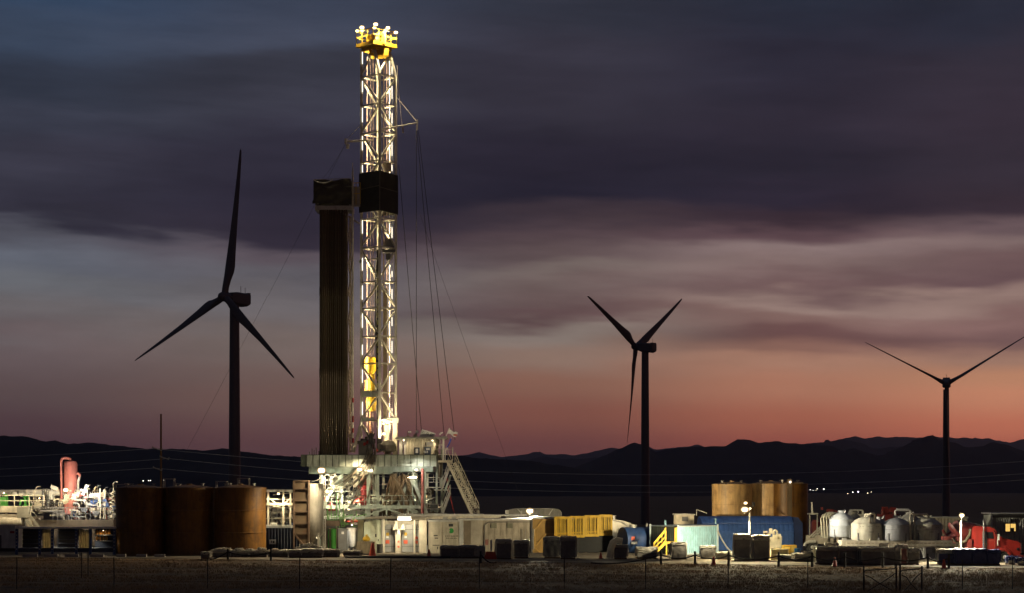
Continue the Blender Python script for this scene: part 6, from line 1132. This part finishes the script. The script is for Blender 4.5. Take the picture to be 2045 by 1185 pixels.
# crate with yellow drum, yellow cube crates
Y = GY(1109); m_ = MB(1); m_.pbox(712, 748, 1083, 1107, Y, 1.5); g = thing('wooden_crate', 'pale stained crate carrying a yellow drum, before the green cabin', 'crate', (X(730, Y), Y, .03)); m_.build('box', M('stained_crate', (.36, .30, .20), .7, dirt=.7, var=.4, bump=.3), g)
m_ = MB(); m_.sm = True; m_.lathe([(.25, 0), (.38, .12), (.38, .3), (.22, .5), (.1, .52), (.1, .7)], (0, 0, 0), 16); solo(m_, 'drum', mt['yel'], 'small yellow drum with a narrow neck on top of the stained crate', 'drum', (X(731, Y), Y + .7, Z(1082.8, Y)))
for i, (a, w, t_, b) in enumerate(((1557, 34, 1098, 1120), (1577, 26, 1090, 1116))): 
    Y = GY(b); g = thing('yellow_crate', ('pale yellow crate before the big blue shelter', 'taller bright yellow crate behind the pale yellow one')[i], 'crate', (X(a, Y), Y, .03)); m_ = MB(1); m_.pbox(a - w/2, a + w/2, t_, b - 1, Y, 1.3); m_.build('box', M('yellow_crate_paint', (.50, .42, .20) if i == 0 else (.50, .36, .08), .6, dirt=.4), g); m_ = MB(1)
    for u in (0, .5, 1): px = a - w/2 + w * u; m_.bar(P(px, b - 1, Y - .04), P(px, t_, Y - .04), .09)
    m_.bar(P(a - w/2, t_ + 1, Y - .04), P(a + w/2, t_ + 1, Y - .04), .1); m_.bar(P(a - w/2, (t_ + b)/2, Y - .04), P(a + w/2, (t_ + b)/2, Y - .04), .07); m_.build('frame', mt['yel2'] if i else mt['cream'], g)
g = thing('engine_skid', 'cream engine skid with pipes before the right end of the blue shelter', 'engine', base(1545, 195)); m_ = MB(1); rr = random.Random(8); m_.pbox(1527, 1561, 1074, 1096, 195, 1.2); m_.path([P(1545, 1074, 195), P(1545, 1062, 195), P(1548, 1060, 195), P(1552, 1062, 195), P(1552, 1074, 195)], .12, None, 8)
for i in range(14): a = P(rr.uniform(1524, 1556), rr.uniform(1064, 1092), 194.9); m_.box(a, a + Vector((rr.uniform(.2, .6), .3, rr.uniform(.2, .5))))
m_.build('body', mt['cream'], g); m_ = MB(1); m_.pbox(1526, 1562, 1096.5, 1112, 195.1, 1.1); m_.build('skid', mt['drk'], g)
Y = GY(1116); m_ = MB(); m_.sm = True; m_.lathe([(.3, 0), (.32, .02), (.32, .3), (.34, .32), (.32, .34), (.32, .62), (.34, .64), (.32, .66), (.32, .9), (.3, .92)], (0, 0, 0), 18); solo(m_, 'drum', M('bright_blue_drum', (.03, .18, .45), .4), 'bright blue drum at the right end of the blue shelter', 'drum', (X(1593, Y), Y, .03))
m_ = MB(); m_.sm = True; m_.lathe([(.3, 0), (.32, .02), (.32, .3), (.34, .32), (.32, .34), (.32, .62), (.34, .64), (.32, .66), (.32, .9), (.3, .92)], (0, 0, 0), 18); solo(m_, 'drum', mt['drk'], 'small dark drum at the foot of the pale green cabin', 'drum', (X(759, 206), 205.6, .03))
# cones and orange barrier
def cone(px, pt, pb, label, s_=1.0):
    Y = GY(pb); h = m2(pb - pt, Y); g = thing('traffic_cone', label, 'traffic cone', (X(px, Y), Y, .03), 0, 'orange and red cones along the pad edge'); m_ = MB(); m_.sm = True; m_.lathe([(h*.30, .04), (h*.27, .06), (h*.09, h*.95), (h*.05, h)], (0, 0, 0), 16); m_.build('body', mt['org'], g); m_ = MB(); m_.box((-h*.36, -h*.36, 0), (h*.36, h*.36, .04)); m_.build('base', mt['blk'], g)
cone(857, 1099, 1115, 'bright red cone before the cream container with green emblem'); cone(1200, 1105, 1118, 'dim red cone before the yellow modules'); cone(1425, 1113, 1132, 'orange cone before the pale blue container'); cone(1667, 1115, 1134, 'orange cone before the leftmost wrapped block'); cone(1885, 1119, 1138, 'dark orange cone before the blue wrapped pallets'); cone(744, 1086, 1113, 'tall dark red cone beside the stained crate')
Y = GY(1119); br = thing('barrier', 'orange plastic barrier with a white upright between wrapped pallets', 'barrier', (X(979, Y), Y, .03)); m_ = MB(1); m_.slab([(X(966, Y), .04), (X(992, Y), .04), (X(989, Y), Z(1103, Y)), (X(970, Y), Z(1103, Y))], Y, Y + .4); m_.build('body', mt['org'], br); m_ = MB(1); m_.pbox(979, 983, 1080, 1103, Y + .1, .08); m_.build('upright', mt['white'], br)
m_ = MB(1); m_.bar(P(852.5, 1116, 205), P(852.5, 1090, 205), .14); solo(m_, 'marker_post', mt['white'], 'white marker post beside the bright red cone', 'post', P(852.5, 1116, 205))
# ------------------------------------------------------------------ black cable barrier, wire fence, gate
def yb(px): return yedge(px) - 2.5
cbx = thing('cable_barrier', 'black sagging cable strung on short dark posts along the edge of the pad', 'barrier', (X(1500, yb(1500)), yb(1500), 0))
pts = [455, 541, 960, 1320, 1388, 1455, 1555, 1622, 1687, 1763, 1853, 1895]
tops = {}
for px in pts:
    Y = yb(px); m_ = MB(1); h = 1.25 if px > 1200 else 1.1; tops[px] = Vector((X(px, Y), Y - .05, h * .75)); m_.tube((X(px, Y), Y, 0), (X(px, Y), Y, h), .11, .09, 8); m_.build('post', mt['blk'], cbx)
lst = [Vector((X(395, yb(395)), yb(395), .1))] + [tops[p] for p in pts[:2]] + [None] + [tops[960], Vector((X(992, yb(992)), yb(992), .1))] + [None, Vector((X(1180, yb(1180)), yb(1180), .15))] + [tops[p] for p in pts[3:]]
for a, b in zip(lst, lst[1:]):
    if a is None or b is None: continue
    m_ = MB(1); m_.path(span(a, b, .32, n_=10), .06, None, 6); m_.build('cable', mt['blk'], cbx)
m_ = MB(1); m_.path(span(Vector((X(690, 191), 191, .12)), Vector((X(900, 190), 190, .12)), -.02, n_=20), .12, None, 8); solo(m_, 'ground_pipe', mt['blk'], 'long black pipe lying on the ground before the transformer house', 'pipe', (X(690, 191), 191, .0))
YF = 133
fe = thing('wire_fence', 'thin dark steel post and wire fence crossing the front field', 'fence', (0, YF, 0))
fps = [-140, 33, 228, 415, 598, 780, 957, 1127, 1289, 1454, 1613]; rr = random.Random(2)
for px in fps:
    m_ = MB(1); x_ = X(px, YF); l_ = rr.uniform(-.03, .03); m_.bar((x_, YF, -.1), (x_ + l_, YF, 2.12), .045); m_.bar((x_ + .02, YF + .02, .5), (x_ + .02 + l_, YF + .02, 2.05), .03); m_.build('post', mt['drk'], fe)
for hz_ in (.5, .95, 1.4, 1.9):
    m_ = MB(1); m_.path([(X(-300, YF), YF - .03, hz_)] + [(X(p, YF), YF - .03, hz_) for p in fps] + [(X(1725, YF), YF - .03, hz_)], .006, None, 4); m_.build('wire', mt['drk'], fe)
f2 = thing('wire_fence', 'thin dark wire fence continuing right of the cross braced gate', 'fence', (X(1930, YF), YF, 0))
for px in (1922, 2022, 2180): m_ = MB(1); x_ = X(px, YF); m_.bar((x_, YF, -.1), (x_, YF, 1.95), .05); m_.build('post', mt['drk'], f2)
for hz_ in (.5, .95, 1.4): m_ = MB(1); m_.path([(X(1841, YF), YF - .03, hz_), (X(1922, YF), YF - .03, hz_), (X(2180, YF), YF - .03, hz_)], .006, None, 4); m_.build('wire', mt['drk'], f2)
Y = 130; ga = thing('field_gate', 'dark double gate of bent tube with crossed braces in the front field', 'gate', (X(1785, Y), Y, 0))
for px in (1725, 1790, 1797.5, 1841): m_ = MB(1); m_.tube((X(px, Y), Y, -.1), (X(px, Y), Y, Z(1132 - (1780 < px < 1800) * 4, Y)), .055, None, 8); m_.build('post', mt['drk'], ga)
for a, b in ((1726, 1789), (1798.5, 1840)):
    m_ = MB(1); m_.path([P(a, 1184, Y), P(a, 1144, Y), P(a + 3, 1140, Y), P((a+b)/2, 1139, Y), P(b - 3, 1137, Y), P(b, 1134, Y)], .035, None, 6); m_.path([P(a + 2, 1150, Y), P(a + 12, 1154, Y), P((a+b)/2, 1167, Y), P(b - 8, 1180, Y), P(b - 1, 1186, Y)], .028, None, 6); m_.path([P(b - 1, 1146, Y), P(b - 10, 1153, Y), P((a+b)/2, 1167, Y + .06), P(a + 8, 1181, Y), P(a + 1, 1187, Y)], .028, None, 6); m_.build('leaf', mt['drk'], ga)
m_ = MB(1); m_.pbox(1784, 1800, 1128.5, 1130.5, Y - .05, .12); m_.build('latch', mt['drk'], ga)
for i, (px, Y_) in enumerate(((1787, 168), (163, 150), (176, 152))):
    m_ = MB(1); m_.bar((X(px, Y_), Y_, -.1), (X(px, Y_), Y_, 1.9), .05); solo(m_, 'fence_post', mt['drk'], ('lone thin stake behind the field gate', 'lone thin stake before the second curtain of the blue frame', 'slimmer lone stake right of the other before the blue frame')[i], 'stake', (X(px, Y_), Y_, 0))
# ------------------------------------------------------------------ thin evening haze
HAZE = 2.6e-5
if HAZE:
    m_ = MB(); m_.box((-30000, -120, -12), (30000, 21000, 420)); hz = m_.build('haze', None); hz['kind'] = 'stuff'
    vm = bpy.data.materials.new('haze_volume'); vm.use_nodes = True; vn = vm.node_tree; vn.nodes.clear(); v_ = vn.nodes.new('ShaderNodeVolumePrincipled'); oo = vn.nodes.new('ShaderNodeOutputMaterial'); vn.links.new(v_.outputs[0], oo.inputs['Volume'])
    v_.inputs['Anisotropy'].default_value = .75
    v_.inputs['Color'].default_value = (.62, .72, 1, 1); v_.inputs['Density'].default_value = HAZE; hz.data.materials.append(vm)
